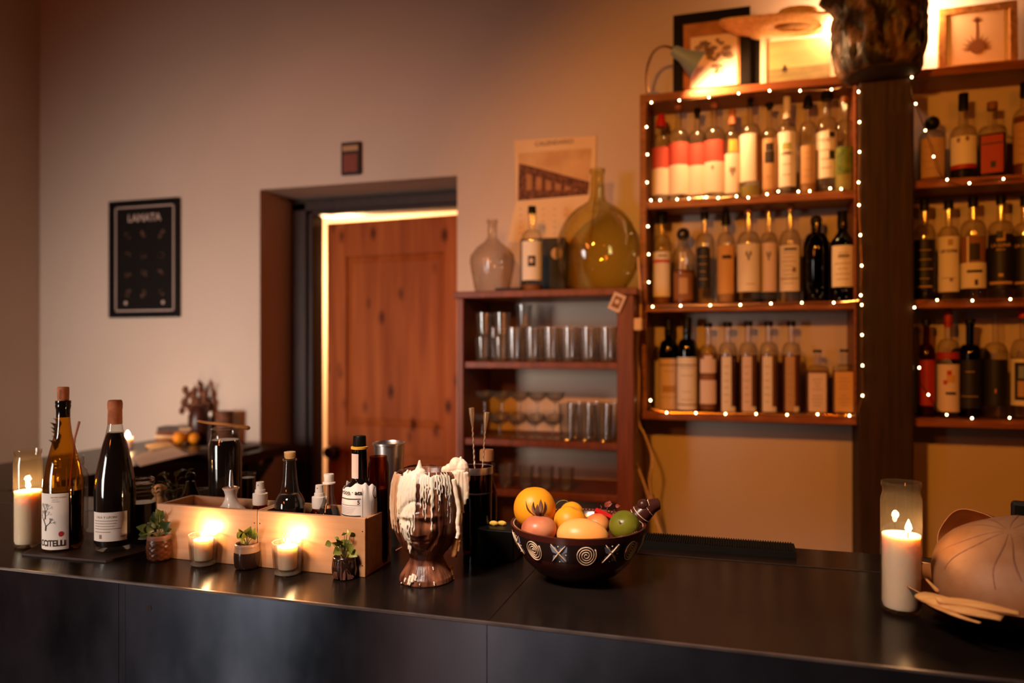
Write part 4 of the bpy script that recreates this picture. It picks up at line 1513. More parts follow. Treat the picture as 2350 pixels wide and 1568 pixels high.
def spray(px, top, label, Y=1.222):
    p = foot(px, Y)
    hh = lambda py: hz(py, p) - p.z
    t = thing('spray_bottle', label, 'spray bottle', p, facing(p) - .5, group='small white spray bottles')
    zt_ = hh(top)
    m = MB()
    m.lathe([(0, 0), (.016, 0), (.017, .01), (.017, zt_ - .052), (.013, zt_ - .046), (.011, zt_ - .042), (0, zt_ - .042)], 24)
    m.build('bottle_body', 'glass_brown', t, ang=60)
    m = MB()
    m.lathe([(0, zt_ - .044), (.0135, zt_ - .044), (.0140, zt_ - .040), (.0138, zt_ - .023), (.0098, zt_ - .022), (.0095, zt_ - .016), (.0080, zt_ - .0155), (.0072, zt_ - .001), (0, zt_)], 24)
    m.build('pump', 'white_plastic', t, ang=45)
    m = MB()
    m.disc(0, zt_ - .006, .0014, -.0082, 0, 10)
    m.build('nozzle', 'ink_soft', t, smooth=False)


spray(597, 1105, 'white spray pump bottle at the right end of the left box')
spray(733, 1112, 'white spray pump bottle in the right box behind the small dark bottle', 1.235)


def lathe_thing(name, label, cat, p, parts, rz=0.0, group=None, n=28):
    t = thing(name, label, cat, p, rz, group)
    for pn, prof, mt in parts:
        m = MB()
        m.lathe(prof, n)
        m.build(pn, mt, t, ang=55)
    return t


# bitters bottles in the right box
p = foot(665, 1.213)
hh = lambda py: hz(py, p) - p.z
R = rad(72, p)
lathe_thing('sauce_bottle', 'tapered clear bottle half full of dark liquid in the right box', 'bottle', p, (
    ('glass', [(0, .003), (R * .9, 0), (R, .008), (R, hh(1165)), (R * .96, hh(1150)), (R * .80, hh(1138)), (R * .60, hh(1128)), (R * .50, hh(1105)), (R * .40, hh(1065)), (R * .36, hh(1056))], 'glass_clear'),
    ('liquid', [(0, .006), (R * .9, .006), (R * .95, .012), (R * .95, hh(1165)), (R * .91, hh(1151)), (R * .75, hh(1140)), (R * .58, hh(1134)), (0, hh(1134))], 'liq_dark'),
    ('neck_ring', [(R * .36, hh(1058)), (R * .47, hh(1057)), (R * .47, hh(1054)), (R * .38, hh(1053)), (R * .38, hh(1040)), (R * .40, hh(1039)), (R * .30, hh(1038))], 'glass_clear'),
    ('stopper', [(0, hh(1052)), (R * .30, hh(1052)), (R * .36, hh(1048)), (R * .37, hh(1037)), (0, hh(1036))], 'cream_plastic')))
p = foot(755, 1.205)
hh = lambda py: hz(py, p) - p.z
R = rad(54, p)
lathe_thing('bitters_bottle', 'small clear flared bottle with a pale dasher top in the right box', 'bottle', p, (
    ('glass', [(0, .003), (R * .9, 0), (R, .008), (R, hh(1182)), (R * .84, hh(1168)), (R * .55, hh(1152)), (R * .42, hh(1135)), (R * .40, hh(1112))], 'glass_clear'),
    ('liquid', [(0, .006), (R * .95, .008), (R * .95, hh(1182)), (R * .78, hh(1168)), (R * .70, hh(1164)), (0, hh(1164))], 'liq_dark'),
    ('cap', [(0, hh(1112)), (R * .56, hh(1110)), (R * .56, hh(1107)), (R * .42, hh(1106)), (R * .42, hh(1095)), (R * .46, hh(1092)), (R * .42, hh(1088)), (0, hh(1087))], 'white_plastic')))
# bitters bottle wrapped in an oversize paper label
p = foot(825, 1.208)
hh = lambda py: hz(py, p) - p.z
R = rad(78, p)
t = thing('bitters_bottle', 'black bitters bottle in a loose oversized paper label', 'bottle', p, facing(p))
m = MB()
nr = rad(36, p)
m.lathe([(0, .003), (R * .86, 0), (R * .9, .01), (R * .9, hh(1125)), (R * .82, hh(1116)), (nr * 1.1, hh(1104)), (nr, hh(1095)), (nr * .92, hh(1032)), (nr, hh(1031)), (nr, hh(1028)), (0, hh(1028))], 32)
m.build('glass', 'liq_dark', t, ang=60)
m = MB()
m.lathe([(0, hh(1030)), (nr * .84, hh(1026)), (nr * .80, hh(1002)), (nr * .72, hh(1000)), (0, hh(999))], 40, rf=lambda a, r, z: r * (1 + .03 * math.cos(20 * a)))
m.build('screw_cap', 'black_plastic', t, ang=50)
m = MB()
m.lathe([(nr * .86, hh(1031)), (nr * 1.10, hh(1030)), (nr * 1.10, hh(1025)), (nr * .86, hh(1024))], 28)
m.build('yellow_ring', 'yellow_band', t, ang=50)
m = MB()
m.patch(nr * 1.02, hh(1096), hh(1040), math.radians(-78), math.radians(-8), 0, 1, 8)
m.build('neck_label', 'label_pink', t, ang=180)
m = MB()   # paper cylinder with an uneven collar
vs_, fs = [], []
N = 56
tops = []
for k in range(N):
    a = 2 * math.pi * k / N
    tops.append(hh(1112) + .006 * math.sin(a * 2 + 1.2) + .004 * noise.noise(Vector((math.cos(a) * 3, math.sin(a) * 3, 0))) * 2)
for j in range(6):
    for k in range(N):
        a = 2 * math.pi * k / N - math.pi / 2
        u = j / 5
        z = .006 + (tops[k] - .006) * u
        rr_ = R * (1.04 - .10 * max(0, u - .8) / .2 * (1 + .5 * math.sin(a * 5)))
        vs_.append((rr_ * math.cos(a), rr_ * math.sin(a), z))
for j in range(5):
    for k in range(N):
        fs.append((j * N + k, j * N + (k + 1) % N, (j + 1) * N + (k + 1) % N, (j + 1) * N + k))
m.add(vs_, fs)
lab = m.build('paper_label', 'label_white', t, solid=.0004)
m = MB()
Rt = R * 1.055
for y0, y1 in ((1137, 1139), (1152, 1152.8), (1175, 1177.5)):
    m.patch(Rt, hh(y1), hh(y0), math.radians(-80), math.radians(4), 0, 1, 8)
for k in range(5):
    m.patch(Rt, hh(1158 + 3.4 * k), hh(1157.4 + 3.4 * k), math.radians(-78), math.radians(-12 - 3 * k), 1, 1, 8)
m.patch(Rt, .01, hh(1114), math.radians(9), math.radians(10), 0, 1, 1)
m.patch(Rt, .01, hh(1132), math.radians(42), math.radians(43), 0, 1, 1)
wrap_text(m, 'rtion \u00b7 acs', .0105, Rt, math.radians(-30), hh(1124), 0, .0003)
wrap_text(m, '5', .0100, Rt, math.radians(-3), hh(1146), 0, .0003)
for k in range(14):      # round seal
    a = 2 * math.pi * k / 14
    pa = [(math.radians(64) + math.cos(a + d_) * r_ * .5 / Rt * .02, hh(1128) + math.sin(a + d_) * r_ * .011) for r_, d_ in ((1, 0), (1, .45), (.86, .45), (.86, 0))]
    m.add([(Rt * math.cos(q_ - math.pi / 2), Rt * math.sin(q_ - math.pi / 2), z_) for q_, z_ in pa], [(0, 1, 2, 3)], 0)
m.build('lettering', ['ink', 'ink_soft'], lab, smooth=False)
# amber tumbler bottle
p = foot(868, 1.243)
hh = lambda py: hz(py, p) - p.z
R = rad(49, p)
lathe_thing('amber_jar', 'narrow amber-brown glass jar at the back corner of the right box', 'jar', p, (
    ('glass', [(0, .003), (R * .9, 0), (R, .01), (R, hh(1075)), (R * .96, hh(1064)), (R * .84, hh(1056)), (R * .84, hh(1047)), (R * .76, hh(1047))], 'glass_brown'),
    ('liquid', [(0, .006), (R * .9, .006), (R * .94, .012), (R * .94, hh(1120)), (0, hh(1120))], 'liq_red')))
# steel shaker behind
p = foot(893, 1.38, BAR)
hh = lambda py: hz(py, p) - p.z
R = rad(76, p)
lathe_thing('cocktail_shaker', 'steel cocktail shaker tin standing behind the right wooden box', 'shaker', p, (
    ('tin', [(0, .0), (R * .70, 0), (R * .72, .004), (R * .92, hh(1022)), (R * .92, hh(1020))], 'steel'),
    ('rim', [(R * .92, hh(1021)), (R, hh(1020)), (R * 1.0, hh(1016)), (R * .95, hh(1015)), (R * .90, hh(1018)), (R * .66, .01), (0, .008)], 'steel')), n=40)
# dark swing jar with wooden spoon
p = foot(517, 1.335, BAR)
hh = lambda py: hz(py, p) - p.z
R = rad(78, p)
t = lathe_thing('syrup_jar', 'tall glass jar of nearly black syrup behind the left box', 'jar', p, (
    ('glass', [(0, .003), (R * .92, 0), (R, .008), (R, hh(1025)), (R * .97, hh(1016)), (R * .86, hh(1006)), (R * .84, hh(1000)), (R * .84, hh(986)), (R * .88, hh(984)), (R * .80, hh(984))], 'glass_clear'),
    ('liquid', [(0, .006), (R * .9, .006), (R * .96, .012), (R * .96, hh(1022)), (R * .90, hh(1014)), (R * .82, hh(1009)), (0, hh(1009))], 'liq_dark')))
Zs = zdep(p)
m = MB()
A = cam_pt(452, 966, Zs - .005)
B_ = cam_pt(574, 983, Zs + .02)
pts = smooth_path([A, cam_pt(480, 971, Zs), cam_pt(515, 974, Zs), cam_pt(545, 979, Zs + .01), B_], 5)
nn = len(pts)
rs = [(.0035 + .0025 * (i / nn) + .002 * max(0, i / nn - .6)) for i in range(nn)]
rs[0] = .0018
rs[-1] = .003
off = hz(984, p) + .006 - min(q_.z - rs[i] * .8 for i, q_ in enumerate(pts) if 480 / 1 < 9999) if False else 0
m.tube(pts, rs, 12, flat=.8)
tag(m.build('wooden_spoon', 'spoon_wood', ang=60), 'pale wooden spoon laid across the rim of the syrup jar', 'spoon')


# ================================================================== wine bottles
p = at_z(145, 1262)
hh = lambda py: hz(py, p) - p.z
R = rad(97, p)
rad_p = rad(30, p)
t = thing('wine_bottle', 'amber wine bottle with its cork pushed in and a tree label', 'bottle', p + Vector((0, 0, .004)), facing(p))
prof = [(0, .008), (R * .82, .0), (R * .95, .003), (R, .012), (R, hh(1120)), (R * .97, hh(1100)), (R * .88, hh(1075)), (R * .72, hh(1050)), (R * .55, hh(1022)), (R * .43, hh(1000)), (R * .36, hh(975)), (R * .33, hh(945)), (R * .33, hh(925)), (R * .28, hh(924))]
m = MB()
m.lathe(prof, 48)
m.build('glass', 'glass_amber', t, ang=60)
m = MB()
m.lathe([(0, .010), (R * .9, .010), (R * .96, .016), (R * .96, hh(1128)), (0, hh(1128))], 40)
m.build('wine', 'liq_dark', t, ang=60)
m = MB()
m.lathe([(R * .34, hh(962)), (R * .345, hh(945)), (R * .37, hh(940)), (R * .39, hh(936)), (R * .37, hh(932)), (R * .39, hh(930)), (R * .38, hh(924)), (R * .28, hh(924))], 32)
m.build('lip', 'liq_dark', t, ang=50)
m = MB()
m.lathe([(0, hh(945)), (R * .26, hh(945)), (R * .29, hh(922)), (R * .30, hh(896)), (R * .28, hh(893)), (0, hh(893))], 24)
ck = m.build('cork', 'cork', t, ang=50)
m = MB()
R_ = R * .305
for k in range(7):
    m.patch(R_, hh(919 - 3 * k), hh(917.6 - 3 * k), math.radians(-40), math.radians(-18), 0, 1, 2)
m.build('cork_print', 'ink', ck, smooth=False)
RL = R * 1.008
m = MB()
m.patch(RL, hh(1256), hh(1130), math.radians(-100), math.radians(15), 0, 1, 24)
lab = m.build('label', 'label_white', t, ang=180)
m = MB()
RT = RL + .0004
an = lambda px: math.asin(max(-.98, min(.98, (px - 145) / 48.5)))
# tree
rr = random.Random(5)


def wline(m, pts_, w2, mi=0):
    for (x0, y0), (x1, y1) in zip(pts_[:-1], pts_[1:]):
        dx, dy = x1 - x0, y1 - y0
        L = math.hypot(dx, dy) or 1
        nx_, ny_ = -dy / L * w2, dx / L * w2
        q_ = [(x0 + nx_, y0 + ny_), (x0 - nx_, y0 - ny_), (x1 - nx_, y1 - ny_), (x1 + nx_, y1 + ny_)]
        m.add([(RT * math.cos(an(x) - math.pi / 2), RT * math.sin(an(x) - math.pi / 2), hh(y)) for x, y in q_], [(0, 1, 2, 3)], mi)


def branch(m, x, y, a, L, w2, d):
    x1, y1 = x + math.cos(a) * L, y - math.sin(a) * L
    wline(m, [(x, y), (x1, y1)], w2, 0)
    if d > 0:
        for s_ in (-1, 1, .2):
            branch(m, x1, y1, a + s_ * rr.uniform(.35, .7), L * rr.uniform(.6, .8), w2 * .6, d - 1)


wline(m, [(106, 1214), (107, 1203)], 1.5)
branch(m, 107, 1204, 1.9, 13, .9, 4)
branch(m, 107, 1204, .8, 11, .9, 2)
branch(m, 106, 1188, 1.6, 14, .7, 4)
m.build('tree_print', 'ink', lab, smooth=False)
m = MB()
ac = an(140)
for k in range(14):
    a_, b_ = 2 * math.pi * k / 14, 2 * math.pi * (k + 1) / 14
    f_ = lambda q_: (RT * math.cos(ac + math.cos(q_) * .0042 / R - math.pi / 2), RT * math.sin(ac + math.cos(q_) * .0042 / R - math.pi / 2), hh(1221) + math.sin(q_) * .0052)
    m.add([f_(a_), f_(b_), (RT * math.cos(ac - math.pi / 2), RT * math.sin(ac - math.pi / 2), hh(1221))], [(0, 1, 2)], 0)
m.build('fruit_print', 'ink_red', lab, smooth=False)
m = MB()
wrap_text(m, 'CCiTELLi', .0165, RT, an(117), hh(1242), 0, .0006, 'CENTER', .82)
wrap_text(m, 'MATEEI AGION', .0040, RT, an(134), hh(1139), 1, 0, 'CENTER', 1.0)
wrap_text(m, 'BARICATI', .0026, RT, an(127), hh(1144), 1, 0)
wrap_text(m, 'CITELLI 2017', .0026, RT, an(128), hh(1148.5), 1, 0)
m.build('lettering', ['ink', 'ink_soft'], lab, smooth=False)

p = at_z(264, 1263)
hh = lambda py: hz(py, p) - p.z
R = rad(98, p)
t = thing('wine_bottle', 'dark red wine bottle sealed with an orange capsule and a white label', 'bottle', p + Vector((0, 0, .004)), facing(p))
m = MB()
prof = [(0, .008), (R * .82, .0), (R * .95, .003), (R, .012), (R, hh(1128)), (R * .95, hh(1100)), (R * .80, hh(1065)), (R * .60, hh(1025)), (R * .44, hh(1000)), (R * .355, hh(980)), (R * .34, hh(965)), (0, hh(965))]
m.lathe(prof, 48)
m.build('glass', 'glass_clear', t, ang=60)
m = MB()
m.lathe([(0, .010), (R * .9, .010), (R * .975, .016), (R * .975, hh(1128)), (R * .925, hh(1100)), (R * .775, hh(1065)), (R * .575, hh(1025)), (R * .42, hh(1003)), (R * .36, hh(997)), (0, hh(997))], 48)
m.build('wine', 'liq_dark', t, ang=60)
m = MB()
m.lathe([(R * .345, hh(978)), (R * .36, hh(976)), (R * .345, hh(945)), (R * .36, hh(943)), (R * .37, hh(932)), (R * .345, hh(925)), (R * .30, hh(923)), (0, hh(923))], 28)
m.build('capsule', 'cork', t, ang=50)
RL = R * 1.008
an = lambda px: math.asin(max(-.98, min(.98, (px - 264) / 49.0)))
m = MB()
m.patch(RL, hh(1237), hh(1172), an(217), an(291), 0, 1, 20)
lab = m.build('label', 'label_white', t, ang=180)
m = MB()
RT = RL + .0004
wrap_text(m, 'OLA Y LEON', .0055, RT, an(243), hh(1183), 0, .00005, 'CENTER', 1.25)
for k, (y, x1) in enumerate(((1191, 269), (1197, 266), (1203, 262), (1209, 278), (1216, 254))):
    m.patch(RT, hh(y + .7), hh(y - .7), an(220), an(x1), 0, 1, 10)
m.patch(RT, hh(1231), hh(1222), an(229), an(234), 0, 1, 2)
m.patch(RT, hh(1229), hh(1226.5), an(276), an(286), 0, 1, 2)
m.build('lettering', 'ink_soft', lab, smooth=False)

# slate tray under the wine bottles
Q = [at_z(*q_) for q_ in ((50, 1275), (243, 1292), (352, 1264), (330, 1235), (150, 1222))]
m = MB()
n_ = len(Q)
m.add([(q_.x, q_.y, BAR) for q_ in Q] + [(q_.x, q_.y, BAR + .004) for q_ in Q], [tuple(range(n_ - 1, -1, -1)), tuple(range(n_, 2 * n_))] + [(i, (i + 1) % n_, n_ + (i + 1) % n_, n_ + i) for i in range(n_)])
tag(m.build('slate_tray', 'slate', smooth=False), 'thin dark slate board under the two wine bottles', 'tray')


# mason jars behind
def mason(px, py, top, wpx, label, contents):
    p = at_z(px, py)
    R = rad(wpx, p)
    H1 = hz(top, p) - BAR
    t = thing('mason_jar', label, 'jar', p, group='mason jars behind the wine bottles')
    m = MB()
    m.lathe([(0, .003), (R * .85, 0), (R, .008), (R, H1 - .038), (R * .95, H1 - .028), (R * .80, H1 - .021), (R * .80, H1 - .016), (R * .84, H1 - .014), (R * .80, H1 - .011), (R * .84, H1 - .008), (R * .80, H1 - .004), (R * .82, H1), (R * .76, H1)], 32)
    m.build('glass', 'glass_clear', t, ang=60)
    if contents:
        m = MB()
        m.lathe([(0, .006), (R * .9, .006), (R * .95, .012), (R * .95, H1 - .045), (0, H1 - .045)], 28)
        m.build('contents', contents, t, ang=60)
    return t, R, H1


t, R, H1 = mason(152, 1222, 1048, 104, 'wide mason jar with a sprig and stirrer behind the amber bottle', None)
m = MB()
for k in range(9):
    a = 2 * math.pi * k / 9
    b0 = Vector((math.cos(a) * .01, math.sin(a) * .01, .01))
    b1 = Vector((math.cos(a) * R * .75, math.sin(a) * R * .75, H1 * (.6 + .3 * random.random())))
    m.tube([b0, b1], .0012, 5)
pj = t.location
A = at_y(122, 1040, pj.y) - pj
for k in range(6):
    b1 = at_y(126 + 3 * (k % 3), 1035 - 10 * k, pj.y) - pj
    leaf_mesh(m, b1, b1 + Vector((-.014 + .005 * (k % 2), -.004, .024)), .020, 1)
m.build('herb_sprigs', ['stem', 'leaf'], t)
m = MB()
m.tube([Vector((.0, 0, .02)), at_y(172, 1005, pj.y) - pj, at_y(182, 968, pj.y) - pj], [.002, .002, .0025], 8)
m.build('stirrer', 'stem_red', t)
t, R, H1 = mason(328, 1250, 1102, 64, 'narrow mason jar of dark liquid between the bottle and the pot plant', 'liq_dark')
m = MB()
m.lathe([(0, H1 - .006), (R * .86, H1 - .006), (R * .88, H1 - .001), (R * .84, H1 + .004), (R * .60, H1 + .007), (R * .58, H1 + .004), (0, H1 + .003)], 32)
m.build('lid', 'glass_jug', t, ang=60)
m = MB()
for k in range(3):
    z = H1 - .012 - .008 * k
    m.lathe([(R * .84, z - .002), (R * .90, z), (R * .84, z + .002)], 32)
m.build('ring', 'glass_rim', t, ang=60)

# bar clutter behind the left box
p = foot(437, 1.30, BAR)
hh = lambda py: hz(py, p) - p.z
lathe_thing('pepper_mill', 'small black pear-shaped mill behind the left box', 'pepper mill', p, (
    ('body', [(0, 0), (.028, 0), (.030, .02), (.024, hh(1150)), (.012, hh(1120)), (.009, hh(1105)), (0, hh(1104))], 'black_plastic'),
    ('knob', [(0, hh(1106)), (.009, hh(1100)), (.011, hh(1093)), (.008, hh(1086)), (0, hh(1083))], 'black_plastic')))
p = foot(366, 1.36, BAR)
hh = lambda py: hz(py, p) - p.z
lathe_thing('squeeze_bottle', 'cream plastic squeeze bottle behind the left box end', 'squeeze bottle', p, (
    ('body', [(0, 0), (.017, 0), (.018, .01), (.018, hh(1150)), (.010, hh(1138)), (0, hh(1137))], 'cream_plastic'),
    ('cap', [(0, hh(1138)), (.012, hh(1136)), (.017, hh(1126)), (.014, hh(1118)), (.006, hh(1112)), (0, hh(1111))], 'cream_plastic')))
p = foot(398, 1.37, BAR)
hh = lambda py: hz(py, p) - p.z
t = thing('herb_glass', 'glass of leafy green herbs behind the left wooden box', 'herbs', p)
m = MB()
m.lathe([(0, .003), (.024, 0), (.028, .09), (.027, .09), (.023, .006), (0, .006)], 24)
m.build('glass', 'glass_clear', t, ang=60)
m = MB()
rr = random.Random(9)
for k in range(34):
    a = rr.uniform(0, 6.28)
    u = rr.random()
    z = .065 + u * (hh(1092) - .06)
    r_ = rr.uniform(.005, .032)
    b0 = Vector((math.cos(a) * r_, math.sin(a) * r_, z))
    if k % 4 == 0:
        m.tube([Vector((math.cos(a) * .008, math.sin(a) * .008, .01)), b0], .0009, 4, 0)
    leaf_mesh(m, b0, b0 + Vector((math.cos(a) * .018, math.sin(a) * .018, rr.uniform(-.006, .014))), .013, 1)
m.build('herb_leaves', ['stem', 'leaf'], t)
for px, Y, top, wpx, lab in ((460, 1.36, 1122, 40, 'small clear glass behind the left box, beside the black mill'), (568, 1.42, 1086, 38, 'dark glass tumbler behind the spray bottle of the left box')):
    p = foot(px, Y, BAR)
    hh = lambda py: hz(py, p) - p.z
    R = rad(wpx, p)
    parts = [('glass', [(0, .003), (R * .8, 0), (R, hh(top)), (R * .94, hh(top)), (R * .76, .006), (0, .006)], 'glass_clear')]
    if px == 568:
        parts.append(('drink', [(0, .007), (R * .76, .007), (R * .90, hh(top + 10)), (0, hh(top + 10))], 'liq_dark'))
    lathe_thing('bar_glass', lab, 'glass', p, parts)


# ================================================================== small potted plants
def pot(label, px, py, wpx, top, kind, leaves, lm, name='potted_plant'):
    p = at_z(px, py)
    R = rad(wpx, p)
    H1 = hz(top, p) - BAR
    t = thing(name, label, 'potted plant', p, facing(p), group='little potted plants along the boxes')
    if kind == 'woven':
        rf = lambda a, r, z: r * (1 + .035 * math.cos(a * 9) * math.cos(z * 620) * (1 if .004 < z < H1 - .012 else 0))
        N = 72
    else:
        rf, N = None, 40
    m = MB()
    P = [(0, 0), (R * .80, 0), (R * .92, .004)]
    nz = 22
    for i in range(nz + 1):
        u = i / nz
        P.append((R * (.93 + .07 * math.sin(math.pi * min(1, u * 1.05))), .005 + (H1 - .010) * u))
    P += [(R * .93, H1 - .002), (R * .86, H1), (R * .80, H1 - .002), (R * .78, H1 - .008), (0, H1 - .008)]
    nP = len(P)
    mats = {'woven': ['pot_woven', 'soil', 'pot_clay'], 'dipped': ['pot_dark', 'soil', 'pot_cream'], 'house': ['pot_dark', 'soil', 'pot_clay']}[kind]

    def mf(j):
        if j >= nP - 3:
            return 1
        if kind == 'dipped':
            return 2 if j > 18 else 0
        if kind == 'woven':
            return 2 if j > 22 else 0
        return 0
    m.lathe(P, N, rf=rf, mif=mf)
    pm = m.build('pot', mats, t, ang=60)
    if kind == 'house':
        m = MB()
        Rt = R * 1.012

        def pl(pts_, mi=0, close=True):
            q_ = [(math.radians(a), z_ * H1) for a, z_ in pts_]
            m.add([(Rt * math.cos(a - math.pi / 2), Rt * math.sin(a - math.pi / 2), z_) for a, z_ in q_], [tuple(range(len(q_)))], mi)
        pl([(-18, .06), (-14, .06), (-14, .92), (-18, .92)])
        pl([(-12, .92), (-6, .92), (45, .12), (40, .10)])
        pl([(-10, .06), (2, .06), (4, .30), (2, .55), (-8, .35)])
        pl([(12, .06), (40, .06), (18, .46), (6, .58), (10, .30)])
        for k in range(6):
            pl([(-80 + 9 * k, .10), (-77 + 9 * k, .10), (-50 + 3 * k, .42), (-53 + 3 * k, .42)])
        for k in range(4):
            pl([(-75 + 13 * k, .60), (-71 + 13 * k, .58), (-67 + 13 * k, .88), (-70 + 13 * k, .88)])
        for k in range(4):
            pl([(16 + 9 * k, .92), (22 + 9 * k, .92), (19 + 9 * k, .74 + .05 * (k % 2))])
        pl([(-75, .46), (-20, .62), (-20, .66), (-75, .50)])
        m.build('painted_houses', 'pot_clay', pm, smooth=False)
    m = MB()
    inv = Matrix.Rotation(-t.rotation_euler.z, 3, 'Z')
    base = Vector((0, 0, H1 - .008))
    for (lx, ly, tx, ty, wd) in leaves:      # leaf foot and tip in pixels
        a_ = inv @ (cam_pt(lx, ly, zdep(p)) - p)
        b_ = inv @ (cam_pt(tx, ty, zdep(p) - random.uniform(-.01, .02)) - p)
        c_ = (a_ + base) / 2 + Vector((0, 0, .003))
        m.tube([base, c_, a_], [.0011, .0009, .0007], 5, 0)
        leaf_mesh(m, a_, b_, wd, 1, .12, up=(0, -1, .25))
    m.build('leaves', ['stem', lm], t, ang=180)
    return t


pot('woven-pattern clay pot with dark round leaves beside the dark bottle', 366, 1284, 62, 1226, 'woven',
    [(363, 1205, 352, 1175, .022), (358, 1218, 338, 1200, .024), (372, 1212, 392, 1198, .022), (364, 1216, 366, 1190, .026), (376, 1220, 394, 1214, .016), (362, 1196, 374, 1172, .016), (348, 1225, 316, 1238, .012), (345, 1215, 312, 1210, .016), (338, 1222, 318, 1228, .012), (366, 1182, 358, 1168, .014)], 'leaf')
pot('dark glazed pot with a cream rim between the two votives', 567, 1304, 62, 1246, 'dipped',
    [(556, 1238, 544, 1222, .011), (560, 1240, 546, 1236, .008), (566, 1234, 562, 1216, .016), (572, 1234, 586, 1212, .014), (578, 1236, 592, 1222, .012), (556, 1232, 548, 1214, .012), (568, 1226, 576, 1208, .016), (562, 1244, 552, 1246, .006)], 'leaf_bright')
pot('small dark pot painted with houses at the corner of the right box', 791, 1326, 60, 1276, 'house',
    [(780, 1262, 764, 1272, .016), (788, 1258, 800, 1240, .022), (798, 1260, 812, 1250, .020), (806, 1268, 820, 1278, .016), (782, 1250, 772, 1238, .010), (776, 1250, 762, 1246, .007), (778, 1238, 768, 1234, .006), (790, 1228, 788, 1222, .008), (796, 1222, 806, 1222, .009), (806, 1222, 812, 1232, .008), (760, 1246, 746, 1252, .012), (784, 1262, 776, 1250, .012), (794, 1266, 806, 1262, .014)], 'leaf_bright')

# ================================================================== the head vase with wax
p = at_z(979, 1330)
t = thing('head_vase', 'brown glazed clay head vase covered in melted white candle wax', 'vase', p, facing(p))
hh = lambda py: hz(py, p) - p.z
s_ = zdep(p) / F
HP = [(1338, 60), (1330, 62), (1318, 60), (1302, 50), (1288, 41), (1276, 38), (1266, 42), (1252, 52), (1236, 61), (1214, 70), (1190, 75), (1160, 77), (1130, 76), (1105, 73), (1088, 68), (1080, 65)]
prof = [(max(0.0, hh(y)) if i else 0.0, r_ * s_) for i, (y, r_) in enumerate(HP)]
off_ = prof[1][0] * 0


def hr(z):
    if z <= prof[0][0]:
        return prof[0][1]
    for (z0, r0), (z1, r1) in zip(prof[:-1], prof[1:]):
        if z0 <= z <= z1 and z1 > z0:
            u = (z - z0) / (z1 - z0)
            return r0 + (r1 - r0) * u
    return prof[-1][1]


HT = prof[-1][0]
FA = math.radians(-15)        # the face looks a little to the left


def gauss(x, s):
    return math.exp(-(x * x) / (2 * s * s))


def face(a, z):
    """relief of the face at angle a from the front and height z"""
    x = (a - FA) * .050                   # metres along the cheek
    r = 0
    hz_ = lambda py: hh(py)
    nz0, nz1 = hz_(1212), hz_(1160)       # nose
    if nz0 - .004 < z < nz1:
        u = (nz1 - z) / (nz1 - nz0)
        r += (.003 + .008 * max(0, min(1, u))) * gauss(x, .0035 + .002 * u) * (1 if z > nz0 else .3)
    r += .0045 * gauss(x, .008) * (gauss(z - hz_(1221), .0022) + 1.15 * gauss(z - hz_(1230), .0026))
    r -= .004 * gauss(x, .010) * gauss(z - hz_(1225.5), .0011)
    for sx in (-1, 1):
        r -= .005 * gauss(x - sx * .016, .0075) * gauss(z - hz_(1182), .0045)
        r += .003 * gauss(x - sx * .016, .010) * gauss(z - hz_(1170), .0022)
        r += .0018 * gauss(x - sx * .016, .005) * gauss(z - hz_(1184), .0025)
        r += .002 * gauss(x - sx * .018, .008) * gauss(z - hz_(1200), .006)
    r += .003 * gauss(x, .008) * gauss(z - hz_(1242), .004)
    # groove round the oval of the face and ridged headdress outside it
    ex, ez = x / .030, (z - hz_(1195)) / .045
    d = math.hypot(ex, ez)
    r -= .0035 * gauss(d - 1.0, .07)
    if d > 1.0 and hz_(1262) < z:
        r += .0022 + .0007 * math.sin(a * 70)
    if d < 1.0:
        r += .002
    return r


m = MB()
NA, NZ = 180, 130
vs_, fs = [], []
for j in range(NZ + 1):
    z = HT * j / NZ
    for k in range(NA):
        a = 2 * math.pi * k / NA
        aa = a if a <= math.pi else a - 2 * math.pi
        rr_ = hr(z)
        if hh(1270) < z < HT * .985:
            rr_ += face(aa, z)
        rr_ += .0007 * noise.noise(Vector((aa * 18, z * 25, 0)))
        th = aa - math.pi / 2
        vs_.append((rr_ * math.cos(th), rr_ * math.sin(th) * (1.0), z + (.004 * math.sin(a * 2 + 1) if j == NZ else 0)))
for j in range(NZ):
    for k in range(NA):
        fs.append((j * NA + k, j * NA + (k + 1) % NA, (j + 1) * NA + (k + 1) % NA, (j + 1) * NA + k))
m.add(vs_, fs)
# inner wall and floor
m.lathe([(0, HT - .05), (hr(HT) * .86, HT - .045), (hr(HT) * .90, HT - .004), (hr(HT), HT)], NA)
m.lathe([(0, 0), (prof[0][1], 0)], NA)
m.build('clay_head', 'clay_glaze', t, ang=180)


def drip(m, a, z0, z1, wd, th=.9, jit=.0):
    pts, rs = [], []
    n_ = max(8, int((z0 - z1) / .004))
    rr2 = random.Random(int(a * 1000) + int(z0 * 9999))
    for i in range(n_ + 1):
        u = i / n_
        z = z0 + (z1 - z0) * u
        zz = min(z, HT)
        r_ = hr(zz) + .0015 + (face(a, zz) * .8 if zz > hh(1268) else 0)
        if z > HT:
            r_ -= (z - HT) * .9
        if zz < hh(1230):
            r_ = max(r_, hr(hh(1225)) - .002) if jit else r_
        aa = a + .01 * math.sin(i * 1.7 + a * 9)
        w_ = wd * (.75 + .35 * rr2.random()) * (1 - .45 * u)
        if i == n_:
            w_ = wd * .45
        if i == n_ - 1:
            w_ = wd * .85
        pts.append((r_ * math.cos(aa - math.pi / 2), r_ * math.sin(aa - math.pi / 2), z))
        rs.append(w_)
    m.tube(pts, rs, 7)


pxa = lambda px: math.asin(max(-.99, min(.99, (px - 985) / 78.0)))
m = MB()
rr = random.Random(21)
